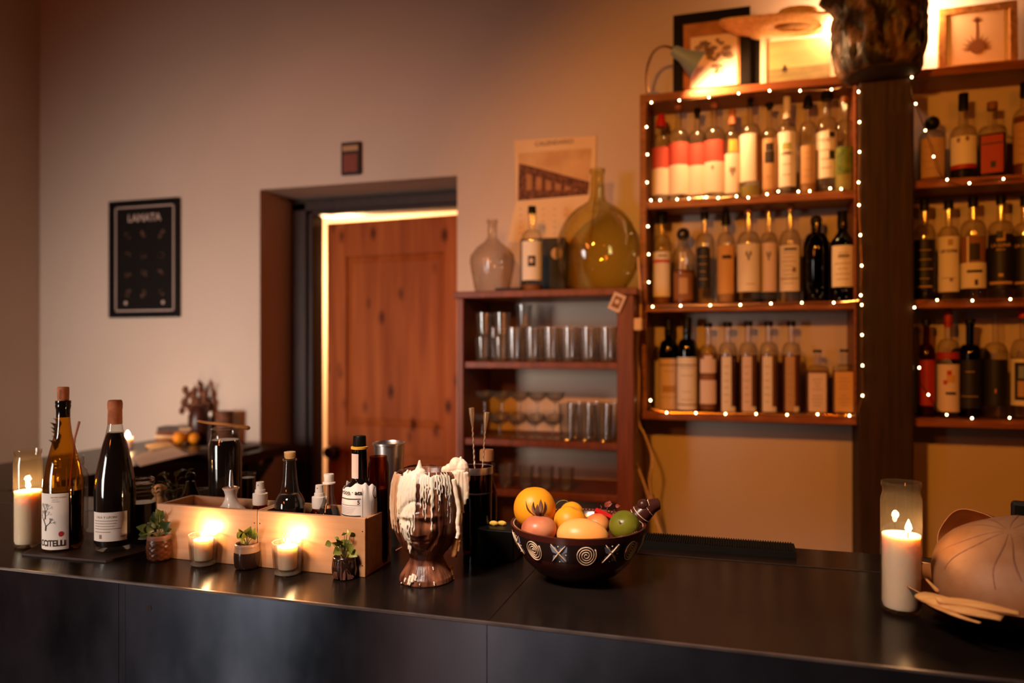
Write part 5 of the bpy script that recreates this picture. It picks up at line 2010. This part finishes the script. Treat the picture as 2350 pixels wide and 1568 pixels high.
# the main curtain of wax, front left
for k in range(17):
    px = 923 + 2.35 * k
    low = 1228 - abs(k - 6) * 3.5 + rr.uniform(-38, 22)
    if 4 < k < 9:
        low = 1258 + rr.uniform(-12, 5)
    if k > 13:
        low = 1188 + rr.uniform(-30, 16)
    drip(m, pxa(px), hh(1074 + rr.uniform(-3, 5)) if k > 2 else hh(1084), hh(low), .0017 + .0012 * rr.random(), jit=(low > 1245))
# peak of the left candle stump
pk = MB()
for q_, r0 in (((953, 1084), .011), ((965, 1080), .012), ((943, 1086), .009), ((975, 1086), .010), ((986, 1086), .007), ((932, 1084), .006), ((995, 1086), .005), ((922, 1084), .005), ((1002, 1086), .004), ((958, 1096), .009), ((970, 1098), .008)):
    a = pxa(q_[0])
    R_ = hr(HT) * .90
    m.ball((R_ * math.cos(a - math.pi / 2), R_ * math.sin(a - math.pi / 2), hh(q_[1])), r0, 12, sc=(1, .8, 1.0))
a = pxa(962)
R_ = hr(HT) * .88
c0 = Vector((R_ * math.cos(a - math.pi / 2), R_ * math.sin(a - math.pi / 2), 0))
m.tube([c0 + Vector((0, 0, hh(1098))), c0 + Vector((0, 0, hh(1075))), c0 + Vector((.001, 0, hh(1060))), c0 + Vector((.001, 0, hh(1048)))], [.014, .009, .0042, .0015], 10)
# thin trickles over the face and headdress
for px, y0, y1, wd in ((972, 1080, 1150, .0019), (975, 1080, 1128, .0018), (991, 1080, 1128, .0017), (1011, 1080, 1160, .0012), (1030, 1082, 1175, .0011), (1023, 1082, 1104, .0015), (1036, 1082, 1190, .0012), (978, 1084, 1168, .0016), (983, 1084, 1178, .0019), (996, 1090, 1202, .0028), (999, 1088, 1150, .0020), (1008, 1086, 1122, .0017), (1014, 1086, 1138, .0016),
                       (1019, 1086, 1120, .0018), (1026, 1086, 1132, .0016), (1033, 1086, 1150, .0014), (1038, 1090, 1128, .0016), (988, 1086, 1140, .0014), (1003, 1086, 1112, .0016)):
    drip(m, pxa(px), hh(y0 - 6), hh(y1), wd)
# left flank
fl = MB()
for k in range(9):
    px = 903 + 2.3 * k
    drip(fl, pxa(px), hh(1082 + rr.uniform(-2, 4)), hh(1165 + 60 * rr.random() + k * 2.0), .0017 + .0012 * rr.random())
# right stump: wax tower hanging off the right shoulder of the rim
for q_, r0 in (((1046, 1070), .012), ((1058, 1078), .014), ((1050, 1090), .014), ((1064, 1096), .012), ((1030, 1078), .008), ((1020, 1080), .006)):
    c_ = cam_pt(q_[0], q_[1], zdep(p) - .01) - p
    c_ = Matrix.Rotation(-t.rotation_euler.z, 3, 'Z') @ c_
    m.ball(c_, r0, 12, sc=(1, 1, 1.3))
inv = Matrix.Rotation(-t.rotation_euler.z, 3, 'Z')


def free(m, P, r_, dz=-.02):
    Q_ = [inv @ (cam_pt(x, y, zdep(p) + dz) - p) for x, y in P]
    sm = smooth_path(Q_, 4)
    n_ = len(sm)
    if not isinstance(r_, (list, tuple)):
        r_ = (r_, r_ * .55)
    m.tube(sm, [r_[0] + (r_[1] - r_[0]) * i / n_ + .0004 * math.sin(i * 2.3) for i in range(n_)], 8)


free(m, [(1052, 1080), (1056, 1062), (1058, 1048)], (.006, .0014), -.01)
free(m, [(1062, 1080), (1063, 1062), (1062, 1054)], (.005, .0014), -.01)
for P, w_ in (([(1054, 1080), (1050, 1120), (1056, 1168)], .0058), ([(1060, 1080), (1060, 1130), (1060, 1172)], .0056), ([(1066, 1085), (1070, 1120), (1072, 1145)], .0056),
              ([(1068, 1095), (1068, 1130), (1066, 1158)], .0050), ([(1046, 1085), (1046, 1110), (1048, 1140)], .0046), ([(1056, 1160), (1062, 1172), (1065, 1178)], .003),
              ([(1070, 1085), (1073, 1105), (1074, 1132)], .0040)):
    free(m, P, w_)
# long trickle down the right edge, then the hanging tongue
free(m, [(1041, 1100), (1047, 1135), (1053, 1170), (1050, 1200), (1052, 1222), (1049, 1236)], (.0042, .0036), -.035)
wo = m.build('wax_drips', 'drip_wax', t, ang=180, remesh=.0008)
sm_ = wo.modifiers.new('smooth', 'SMOOTH')
sm_.iterations = 5
sm_.factor = 0.5
m = MB()
free(m, [(1050, 1222), (1046, 1250), (1042, 1278)], (.0062, .0050), -.015)
free(m, [(1052, 1240), (1052, 1256), (1051, 1266)], (.0040, .0034), -.015)
free(m, [(1060, 1165), (1058, 1195), (1053, 1222)], (.0022, .0018), -.015)
free(m, [(1044, 1240), (1030, 1252), (1018, 1266), (1013, 1276), (1020, 1292), (1030, 1308), (1036, 1322), (1038, 1330)], (.0030, .0044), 0.0)
free(m, [(1034, 1300), (1037, 1312), (1038, 1322)], (.0040, .003), 0.0)
m.build('old_wax', 'husk', t, ang=180)
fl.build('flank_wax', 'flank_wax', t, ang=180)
m = MB()
for px, y0, y1, wd in ((948, 1304, 1320, .0042), (941, 1308, 1326, .0036), (954, 1306, 1316, .003), (932, 1314, 1322, .0022), (944, 1320, 1333, .0022), (965, 1320, 1324, .0014), (997, 1318, 1336, .0020), (1000, 1290, 1296, .0016), (925, 1328, 1332, .0016)):
    a = math.asin(max(-.99, min(.99, (px - 980) / 62.0)))
    drip(m, a, hh(y0), max(.003, hh(y1)), wd)
m.build('base_wax', 'drip_wax', t, ang=180)
m = MB()
m.tube([inv @ (cam_pt(908, 1264, zdep(p)) - p), inv @ (cam_pt(935, 1249, zdep(p) + .01) - p)], .0012, 6)
m.build('twig', 'stem_red', t)

# ================================================================== mixing glass with bar spoons
p = at_z(1094, 1270)
hh = lambda py: hz(py, p) - p.z
R = rad(74, p)
t = lathe_thing('mixing_glass', 'dark mixing glass holding two twisted bar spoons', 'mixing glass', p, (
    ('glass', [(0, .003), (R * .86, 0), (R * .90, .006), (R, hh(1072)), (R * .96, hh(1072)), (R * .86, .010), (0, .010)], 'glass_brown'),
    ('drink', [(0, .010), (R * .84, .010), (R * .93, hh(1098)), (0, hh(1098))], 'liq_dark'),
    ('metal_rim', [(R * 1.002, hh(1086)), (R * 1.012, hh(1085)), (R * 1.015, hh(1070)), (R * .97, hh(1070)), (R * .965, hh(1082))], 'steel'),
    ('metal_band', [(R * .985, hh(1130)), (R * .99, hh(1129)), (R * .985, hh(1126))], 'dark_metal')), n=36)
for k, (P, lab) in enumerate(((((1082, 936), (1090, 1075), (1098, 1240)), 'left, taller twisted bar spoon standing in the mixing glass'), (((1117, 946), (1106, 1078), (1096, 1240)), 'right, shorter twisted bar spoon standing in the mixing glass'))):
    Zs = zdep(p)
    A, B_, C_ = [cam_pt(x, y, Zs + (.006 if k else -.004)) for x, y in P]
    ts = thing('bar_spoon', lab, 'bar spoon', C_, group='bar spoons in the mixing glass')
    A, B_, C_ = A - C_, B_ - C_, Vector((0, 0, 0))
    m = MB()
    d = (A - B_).normalized()
    h1 = A - d * .034
    N = 60
    pts, side = [], d.cross(Vector((0, 1, 0))).normalized()
    s2 = d.cross(side)
    for i in range(N + 1):
        u = i / N
        q_ = C_ * (1 - u) + h1 * u
        ph = u * 2 * math.pi * 20
        pts.append(q_ + (side * math.cos(ph) + s2 * math.sin(ph)) * .0007)
    m.tube(pts, .0018, 6)
    m.build('twisted_shaft', 'bright_brass', ts)
    m = MB()
    m.tube([h1 - d * .004, h1 + d * .006, h1 + d * .022, A - d * .001, A], [.0018, .0034, .0053, .0057, .0044], 14)
    m.build('handle_tip', 'bright_brass', ts)

# corked flask behind
p = foot(1117, 1.43, BAR)
hh = lambda py: hz(py, p) - p.z
R = rad(30, p)
lathe_thing('corked_flask', 'small flask with a fat cork behind the mixing glass', 'flask', p, (
    ('glass', [(0, .003), (R * 1.5, 0), (R * 1.6, .01), (R * 1.6, hh(1130)), (R * .8, hh(1090)), (R * .8, hh(1060))], 'glass_brown'),
    ('cork', [(0, hh(1085)), (R * .75, hh(1082)), (R * .78, hh(1058)), (R * 1.1, hh(1057)), (R * 1.1, hh(1036)), (R, hh(1032)), (0, hh(1032))], 'gourd')))
# black caddy with citrus
c = foot(1142, 1.36, BAR)
t = thing('bar_caddy', 'black bar caddy with citrus pieces between mixing glass and fruit bowl', 'caddy', c)
hc = hz(1206, c) - BAR
m = MB()
m.box(-.030, .042, -.035, .035, 0, hc)
m.build('caddy_body', 'black_plastic', t, smooth=False, bevel=.003)
m = MB()
for x, y in ((1133, 1198), (1152, 1196)):
    q_ = cam_pt(x, y, zdep(c)) - c
    m.ball((q_.x, q_.y, hc + .004), .0065, 8, sc=(1.4, .7, .8))
m.build('citrus_pieces', 'lemon', t)

# ================================================================== fruit bowl
p = at_z(1326, 1322)
BR, BH = .1185, .094
t = thing('fruit_bowl', 'dark red glazed clay bowl painted with cream spirals and blue crosses', 'bowl', p, facing(p))
pr_out = [(0, 0), (.040, 0), (.052, .002), (.074, .014), (.092, .032), (.104, .050), (.1115, .068), (.116, .084), (BR, BH)]
pr_in = [(BR - .003, BH + .001), (BR - .008, BH - .003), (.105, .075), (.092, .045), (.065, .018), (0, .012)]
m = MB()
m.lathe(pr_out + pr_in, 72, mif=lambda j: 1 if j in (5, 6) else 0)
m.build('bowl_body', ['bowl_red', 'bowl_band'], t, ang=60)


def bowl_r(z):
    for (r0, z0), (r1, z1) in zip(pr_out[:-1], pr_out[1:]):
        if z0 <= z <= z1 and z1 > z0:
            return r0 + (r1 - r0) * (z - z0) / (z1 - z0)
    return BR


def bp(a, z, lift=.0006):
    r_ = bowl_r(z) + lift
    return Vector((r_ * math.cos(a - math.pi / 2), r_ * math.sin(a - math.pi / 2), z))


ZC = .066
m = MB()
for ad in (-92, -41, 7, 52, 100, 148, 196):
    a0 = math.radians(ad)
    pts = []
    for i in range(120):
        u = i / 119
        th = u * 2 * math.pi * 4.1
        r_ = .0012 + .0158 * u
        pts.append(bp(a0 + r_ * math.cos(th) / .112, ZC + r_ * 1.08 * math.sin(th)))
    m.tube(pts, .0009, 6, 0)
for ad in (-66, -16, 29, 76, 124, 172):
    a0 = math.radians(ad)
    for (dx0, dz0, dx1, dz1) in ((-.014, -.014, .012, .016), (-.012, .017, .014, -.015)):
        m.tube([bp(a0 + (dx0 + (dx1 - dx0) * i / 6) / .112, ZC + dz0 + (dz1 - dz0) * i / 6, .0009) for i in range(7)], [.0006, .001, .0012, .0014, .0013, .001, .0005], 6, 0)
    for (ex, ez) in ((-.014, .014), (.015, .015), (.013, -.014), (-.012, -.010)):
        A = bp(a0, ZC, .0004)
        B_ = bp(a0 + ex / .112, ZC + ez, .0004)
        s1 = bp(a0 + (ex * .62 + ez * .30) / .112, ZC + ez * .62 - ex * .30, .0005)
        s2 = bp(a0 + (ex * .50 - ez * .26) / .112, ZC + ez * .50 + ex * .26, .0005)
        m.add([A, s1, B_, s2], [(0, 1, 2, 3)], 1)
    for dx, dz in ((.0, .014), (.012, .0), (0, -.013)):
        m.ball(bp(a0 + dx / .112, ZC + dz, 0), .0013, 6, 0)
m.build('painted_motifs', ['paint_cream', 'paint_blue'], t, ang=180)
m = MB()
for k in range(110):
    a = 2 * math.pi * k / 110
    m.ball((math.cos(a) * (BR - .0055), math.sin(a) * (BR - .0055), BH - .0008), .0015, 6, 0, sc=(1, 1, .7))
m.build('rim_dots', 'label_tan', t)

inside = p


def fruit(name, label, cat, px, py, wpx, dz, mt, sc=(1, 1, 1), shape=None, tilt=(0, 0, 0), group='fruit in the clay bowl', yoff=0.0):
    Z = zdep(p) + dz
    c = cam_pt(px, py, Z)
    r_ = rad(wpx, c)
    t = thing(name, label, cat, c, facing(c), group)
    m = MB()
    n_ = 30
    pr = []
    for i in range(n_ + 1):
        a = math.pi * i / n_
        rr_ = math.sin(a)
        zz = -math.cos(a)
        if shape == 'pear':
            rr_ *= (1 - .18 * zz)
        if shape == 'dimple':
            zz *= 1 - .10 * math.exp(-(rr_ / .25) ** 2)
        pr.append((rr_ * r_ if 0 < i < n_ else 0, zz * r_))
    M = Matrix.Rotation(tilt[1], 4, 'Y') @ Matrix.Rotation(tilt[0], 4, 'X') @ Matrix.Diagonal((*sc, 1))
    m.lathe(pr, 36, M=M)
    m.build('fruit_body', mt, t, ang=180)
    return t, r_, M


fruit('grapefruit', 'large yellow-orange grapefruit at the left back of the bowl', 'fruit', 1227, 1167, 97, .02, 'grapefruit', (1, 1, 1.02), 'dimple')
t, r_, M = fruit('pomegranate', 'pinkish pomegranate with a dried crown below the grapefruit', 'fruit', 1237, 1215, 82, -.042, 'pomegranate', (1, 1, .82))
m = MB()
for k in range(6):
    a = 2 * math.pi * k / 6 + .3
    b0 = Vector((math.cos(a) * .006, math.sin(a) * .006, r_ * .76))
    b1 = Vector((math.cos(a) * .013 + (-.010 if k == 3 else 0), math.sin(a) * .012, r_ * .82 + .020 + .004 * (k % 2)))
    leaf_mesh(m, b0, b1, .008, 0, .12, up=(math.cos(a), math.sin(a), 0.1))
m.tube([(0, 0, r_ * .70), (0, 0, r_ * .80), (0, 0, r_ * .92)], [.012, .0075, .0078], 12)
m.build('crown', 'leaf_dry', t, ang=180, solid=.0006)
t, r_, M = fruit('orange', 'small orange fruit behind, near the middle of the bowl', 'fruit', 1312, 1180, 56, .045, 'peach', (1, 1, 1))
m = MB()
inv_f = Matrix.Rotation(-t.rotation_euler.z, 3, 'Z')
P = [inv_f @ (cam_pt(x, y, zdep(p) + .045) - t.location) for x, y in ((1272, 1166), (1282, 1152), (1298, 1149), (1308, 1157))]
m.tube(smooth_path(P), .0009, 6)
m.build('stalk', 'stem', t, ang=180)
t, r_, M = fruit('peach', 'yellow-orange peach between the grapefruit and the mango', 'fruit', 1309, 1198, 74, -.005, 'peach', (1.05, 1, .95), 'dimple', (0, .4, 0))
fruit('mango', 'pale orange mango lying across the front middle of the bowl', 'fruit', 1338, 1232, 100, -.060, 'mango', (1.22, .9, .82), None, (0, .12, 0))
fruit('apple', 'small red and yellow apple between the mango and the lime', 'fruit', 1371, 1206, 58, -.01, 'apple_red', (1, 1, .95), 'dimple')
t, r_, M = fruit('lime', 'dark green lime at the right of the bowl', 'fruit', 1433, 1207, 72, -.045, 'lime', (1.0, 1, .96), 'dimple', (.5, -.2, 0))
m = MB()
m.disc(-.008, .012, .0020, -r_ * .955, 0, 10)
m.build('stem_scar', 'leaf_dry', t, smooth=False)
m = MB()
A = cam_pt(1366, 1172, zdep(p) + .0)
B_ = cam_pt(1404, 1190, zdep(p) + .0)
C_ = cam_pt(1402, 1215, zdep(p) + .01)
m.tube([A, B_], .0055, 4)
tag(m.build('red_stick', 'chili_red', smooth=False), 'short red stick lying between apple and lime', 'stick')
m = MB()
c = cam_pt(1398, 1164, zdep(p) + .015)
rr = random.Random(4)
for k in range(9):
    b0 = c + Vector((rr.uniform(-.018, .012), rr.uniform(-.01, .01), rr.uniform(-.010, .004)))
    leaf_mesh(m, b0, b0 + Vector((rr.uniform(-.012, .014), 0, rr.uniform(-.002, .012))), .006, 0, .2, up=(0, -1, .2))
m.tube([cam_pt(1410, 1170, zdep(p) + .015), cam_pt(1404, 1200, zdep(p) + .01)], .002, 6)
tag(m.build('dried_chili', 'redbrown', ang=180), 'shrivelled dried red chili behind the red stick', 'chili')

# painted clay whistle leaning out of the bowl
c = cam_pt(1440, 1205, zdep(p) + .01)
t = thing('clay_whistle', 'dark painted clay animal whistle poking out behind the lime', 'whistle', c)
m = MB()
P = [cam_pt(x, y, zdep(p) + .01) - c for x, y in ((1442, 1208), (1462, 1190), (1478, 1174), (1492, 1164), (1506, 1158), (1515, 1156))]
sm = smooth_path(P, 5)
rs = []
for i in range(len(sm)):
    u = i / (len(sm) - 1)
    rs.append(.0165 + .0015 * math.sin(u * 7) - .008 * max(0, u - .55) / .45)
rs[-1] = .003
rs[-2] = .0065
m.tube(sm, rs, 18)
hb_ = cam_pt(1475, 1160, zdep(p)) - c
m.ball(hb_ + Vector((0, .004, 0)), .0105, 12)
m.build('whistle_body', 'clay_dark', t, ang=180)
m = MB()
for i in (6, 8, 14, 16):
    q_ = sm[i]
    d = (sm[i + 1] - sm[i - 1]).normalized()
    sd = d.cross(Vector((0, 1, 0))).normalized()
    r1 = rs[i] + .0005
    pts = [q_ + (sd * math.cos(a) + Vector((0, -1, 0)) * math.sin(a)) * r1 for a in [math.pi * (.05 + .9 * k / 8) for k in range(9)]]
    m.tube(pts, .0009, 5)
m.build('painted_rings', 'paint_cream', t, ang=180)

# ================================================================== right end of the bar
# rubber mat along the back edge
a0, a1 = at_z(1478, 1262), at_z(1828, 1282)
m = MB()
y0, y1 = 1.505, 1.572
m.box(a0.x - .02, a1.x, y0, y1, BAR, BAR + .012)
nr_ = 64
for k in range(nr_):
    x = a0.x - .018 + (a1.x - a0.x + .015) * k / nr_
    m.box(x, x + .0022, y0 + .003, y1 - .003, BAR + .012, BAR + .015)
tag(m.build('bar_mat', 'black_rubber', smooth=False), 'long black ribbed rubber bar mat on the back edge of the bar', 'bar mat')
c = foot(2350, 1.40, BAR)
m = MB()
hc = hz(1152, c) - BAR
m.box(-.018, .06, -.01, .012, 0, hc)
tag(m.build('card_reader', 'black_plastic', loc=c, rz=facing(c), smooth=False, bevel=.0055), 'black rounded device upright behind the gourds at the right edge', 'card reader')

# calabash bowls
c = at_z(2285, 1352, BAR + .045)
cb = Vector((c.x, c.y, BAR))
t = thing('calabash_bowl', 'shallow dark gourd bowl with a pale rim holding husks', 'bowl', cb)
R = .128
m = MB()
m.lathe([(0, 0), (R * .4, .001), (R * .72, .014), (R * .92, .032), (R, .047)], 56)
m.build('bowl_outside', 'clay_dark', t, ang=180)
m = MB()
m.lathe([(R, .047), (R * .985, .0475), (R * .90, .033), (R * .7, .017), (R * .4, .005), (0, .004)], 56)
m.build('bowl_inside', 'gourd_in', t, ang=60)


def shell(label, center, R, depth, rot, inner='gourd_in', ridges=0, name='gourd_shell', sc=(1, 1)):
    t = thing(name, label, 'gourd', center, rot=rot, group='half gourd shells')
    n_ = 56
    P = [(R * math.cos(math.pi / 2 * i / 14), depth * math.sin(math.pi / 2 * i / 14)) for i in range(15)]
    P[-1] = (0, depth)
    rf = lambda a, r, z: r * (1 + .03 * math.cos(a * 5 + 1) + .02 * math.cos(a * 2))
    m = MB()
    m.lathe(P, n_, rf=rf)
    m.build('shell_outside', 'gourd', t, ang=180)
    m = MB()
    m.lathe([(q_[0] * .97, q_[1] * .965) for q_ in P], n_, rf=rf)
    m.lathe([(R, 0), (R * .97, 0)], n_, rf=rf)
    m.build('shell_inside', inner, t, ang=180)
    if ridges:
        m = MB()
        for k in range(ridges):
            a = 2 * math.pi * k / ridges + .12 * math.sin(k * 3)
            pts = []
            for i in range(10):
                u = .05 + .72 * i / 9
                b_ = math.pi / 2 * (1 - u * .85)
                r_ = R * math.cos(b_)
                z = depth * math.sin(b_)
                r_ = rf(a, r_, z)
                pts.append(Vector((r_ * math.cos(a + .05 * math.sin(i * .7 + k)), r_ * math.sin(a + .05 * math.sin(i * .7 + k)), z)))
            m.tube(pts, [.0004 + .0011 * math.sin(math.pi * i / 9) for i in range(10)], 6, flat=.3)
        m.build('stains', 'gourd_stain', t, ang=180)
    return t


shell('upturned pale gourd shell with radial dark stains on the husks', cb + Vector((.030, .010, .064)), .112, .076, (math.radians(18), math.radians(-13), 0), ridges=11)
dcam = Vector((.80, -.18, .42))         # the dome points right, down and away; the hollow faces up and left
dw = Vector((dcam.x * CS - dcam.z * SN, dcam.x * SN + dcam.z * CS, dcam.y))
shell('open gourd shell tilted behind the upturned one, its hollow showing', cam_pt(2228, 1244, 1.30), .058, .10, tuple(dw.to_track_quat('Z', 'Y').to_euler()))
# husks
for k, (P, wd, lab) in enumerate((
        (((2117, 1366), (2160, 1382), (2225, 1402), (2300, 1420)), .022, 'widest pale husk lying across the front of the gourd bowl'),
        (((2150, 1378), (2215, 1384), (2280, 1396), (2340, 1408)), .014, 'upper narrow husk against the upturned gourd shell'),
        (((2130, 1385), (2165, 1400), (2210, 1418), (2250, 1430)), .006, 'lowest narrow husk close to the bowl rim'))):
    zz = BAR + .050 + .006 * (k == 1) - .003 * (k == 2)
    pts = [at_z(x, y, zz) for x, y in P]
    m = MB()
    sm = smooth_path(pts, 5)
    n_ = len(sm)
    m.tube(sm, [wd * (.45 + .55 * math.sin(math.pi * min(1, .15 + i / n_))) for i in range(n_)], 10, flat=.28)
    tag(m.build('dried_husk', 'husk', ang=180), lab, 'husk', 'dried husks in the gourd bowl')
m = MB()
m.tube([at_z(2121, 1325, BAR + .052), at_z(2150, 1355, BAR + .056)], [.0015, .0028], 7)
tag(m.build('dried_twig', 'husk'), 'short dry twig poking out left of the gourd shell', 'twig', 'dry twigs in the gourd bowl')
m = MB()
m.tube([cam_pt(2116, 1291, 1.26), cam_pt(2160, 1301, 1.22)], [.0012, .003], 7)
tag(m.build('dried_twig', 'husk'), 'thin dry twig pointing at the jar candle above the other twig', 'twig', 'dry twigs in the gourd bowl')

# ================================================================== things on the far end of the bar, by the wall
Q = [at_z(x, y) for x, y in ((300, 1052), (322, 1074), (432, 1046), (385, 1022))]
m = MB()
m.add([(q_.x, q_.y, BAR + .003 + .002 * (i % 2)) for i, q_ in enumerate(Q)], [(0, 1, 2, 3)])
tag(m.build('menu_sheet', 'paper', smooth=False, solid=.001), 'pale printed sheet curling over the far bar edge', 'paper', 'papers on the far bar')
Q = [at_z(x, y) for x, y in ((333, 1026), (345, 1040), (402, 1026), (378, 1014))]
m = MB()
m.add([(q_.x, q_.y, BAR + .007) for q_ in Q], [(0, 1, 2, 3)])
tag(m.build('menu_sheet', 'paper_warm', smooth=False, solid=.001), 'smaller tan sheet lying on the pale one', 'paper', 'papers on the far bar')
c = at_z(293, 1030)
t = thing('tea_candle', 'small lit candle beside the dark bottle neck on the far bar', 'candle', c)
m = MB()
m.lathe([(0, 0), (.018, 0), (.019, .045), (.017, .045), (.016, .04), (0, .04)], 20)
m.build('wax', 'wax', t)
flame_mesh(.028, .008).build('flame', 'flame', t, loc=(0, 0, .042))
light('tea_light', 'POINT', c + Vector((0, 0, .065)), .9, (1, .5, .17), .006)
# books
c = at_z(406, 1014)
for k, (z0, z1, mt, lab, dx) in enumerate(((.0, .018, 'label_brown', 'lowest thick brown book of the small stack by the wall', 0), (.019, .030, 'paper_warm', 'tan book in the middle of the small stack', -.004), (.031, .050, 'sepia_dark', 'dark brown book under the topmost one', .004), (.051, .066, 'dark_wood', 'topmost thin dark book of the stack', .01))):
    t = thing('book', lab, 'book', c + Vector((dx, 0, z0)), .2, 'books stacked on the far bar')
    m = MB()
    m.box(-.075, .075, -.035, .035, 0, .0022)
    m.box(-.075, .075, -.035, .035, z1 - z0 - .0022, z1 - z0)
    m.box(-.075, .02 + .05 * (k == 1), -.0365, -.035, 0, z1 - z0)
    m.build('cover', mt, t, smooth=False)
    m = MB()
    m.box(-.071, .072, -.034, .033, .0022, z1 - z0 - .0022)
    m.build('pages', 'label_tan', t, smooth=False)
for px, py, w_, lab in ((412, 1001, 32, 'brighter small orange in front of the book stack'), (446, 1000, 28, 'dimmer small orange right of the first one')):
    cc = at_z(px, py + 19)
    r_ = rad(w_, cc)
    m = MB()
    m.ball((0, 0, r_), r_, 20)
    tag(m.build('small_orange', 'orange', loc=cc, ang=180), lab, 'orange', 'oranges on the far bar')
# dark vase of dried flowers
c = at_z(458, 1014)
t = thing('dried_flowers', 'dark vase of dried flowers standing by the wall', 'vase', c)
hh = lambda py: hz(py, c) - BAR
m = MB()
m.lathe([(0, 0), (.03, 0), (.045, .03), (.046, hh(955)), (.036, hh(940)), (.03, hh(932)), (.026, hh(932)), (0, hh(935))], 28)
m.build('vase_body', 'clay_dark', t, ang=60)
m = MB()
rr = random.Random(8)
for k in range(40):
    q_ = cam_pt(rr.uniform(415, 488), rr.uniform(892, 945), zdep(c)) - c
    if k < 5:
        q_ = cam_pt((447, 458, 464, 470, 480)[k], (895, 880, 884, 905, 885)[k], zdep(c)) - c
    m.tube([Vector((0, 0, hh(945))), Vector((q_.x * .4, q_.y * .4, (q_.z + hh(945)) / 2)), q_], .0012, 4, 0)
    if k != 4:
        m.ball(q_, rr.uniform(.007, .014), 7, 1, sc=(1, 1, 1.4))
    for s__ in range(2):
        leaf_mesh(m, q_ * .9 + Vector((0, 0, .005)), q_ + Vector((rr.uniform(-.02, .02), 0, rr.uniform(-.02, .03))), .010, 2)
m.build('dried_stems', ['stem_red', 'sepia_dark', 'leaf_dry'], t, ang=180)
cc = at_z(515, 1018)
lathe_thing('dark_mug', 'dark brown mug against the wall behind the wooden spoon', 'mug', cc, (
    ('mug_body', [(0, 0), (.03, 0), (.034, .02), (.036, hz(944, cc) - BAR), (.032, hz(944, cc) - BAR), (.03, .01), (0, .008)], 'sepia_dark'),))
cc = at_z(484, 1020)
lathe_thing('white_knob_bottle', 'slim dark bottle with a round white stopper by the dried flowers', 'bottle', cc, (
    ('bottle_body', [(0, 0), (.012, 0), (.013, .05), (.007, .065), (.006, hz(958, cc) - BAR), (0, hz(958, cc) - BAR)], 'dark_wood'),
    ('stopper', [(0, hz(959, cc) - BAR), (.008, hz(955, cc) - BAR), (.009, hz(950, cc) - BAR), (.006, hz(945, cc) - BAR), (0, hz(943, cc) - BAR)], 'white_ceramic')))
m = MB()
cc = at_z(540, 1030)
m.box(-.10, .10, -.06, .05, 0, .012)
tag(m.build('wooden_board', 'tray_wood', loc=(cc.x - .02, cc.y, BAR), smooth=False, bevel=.003), 'dark flat wooden board at the far bar end', 'board')
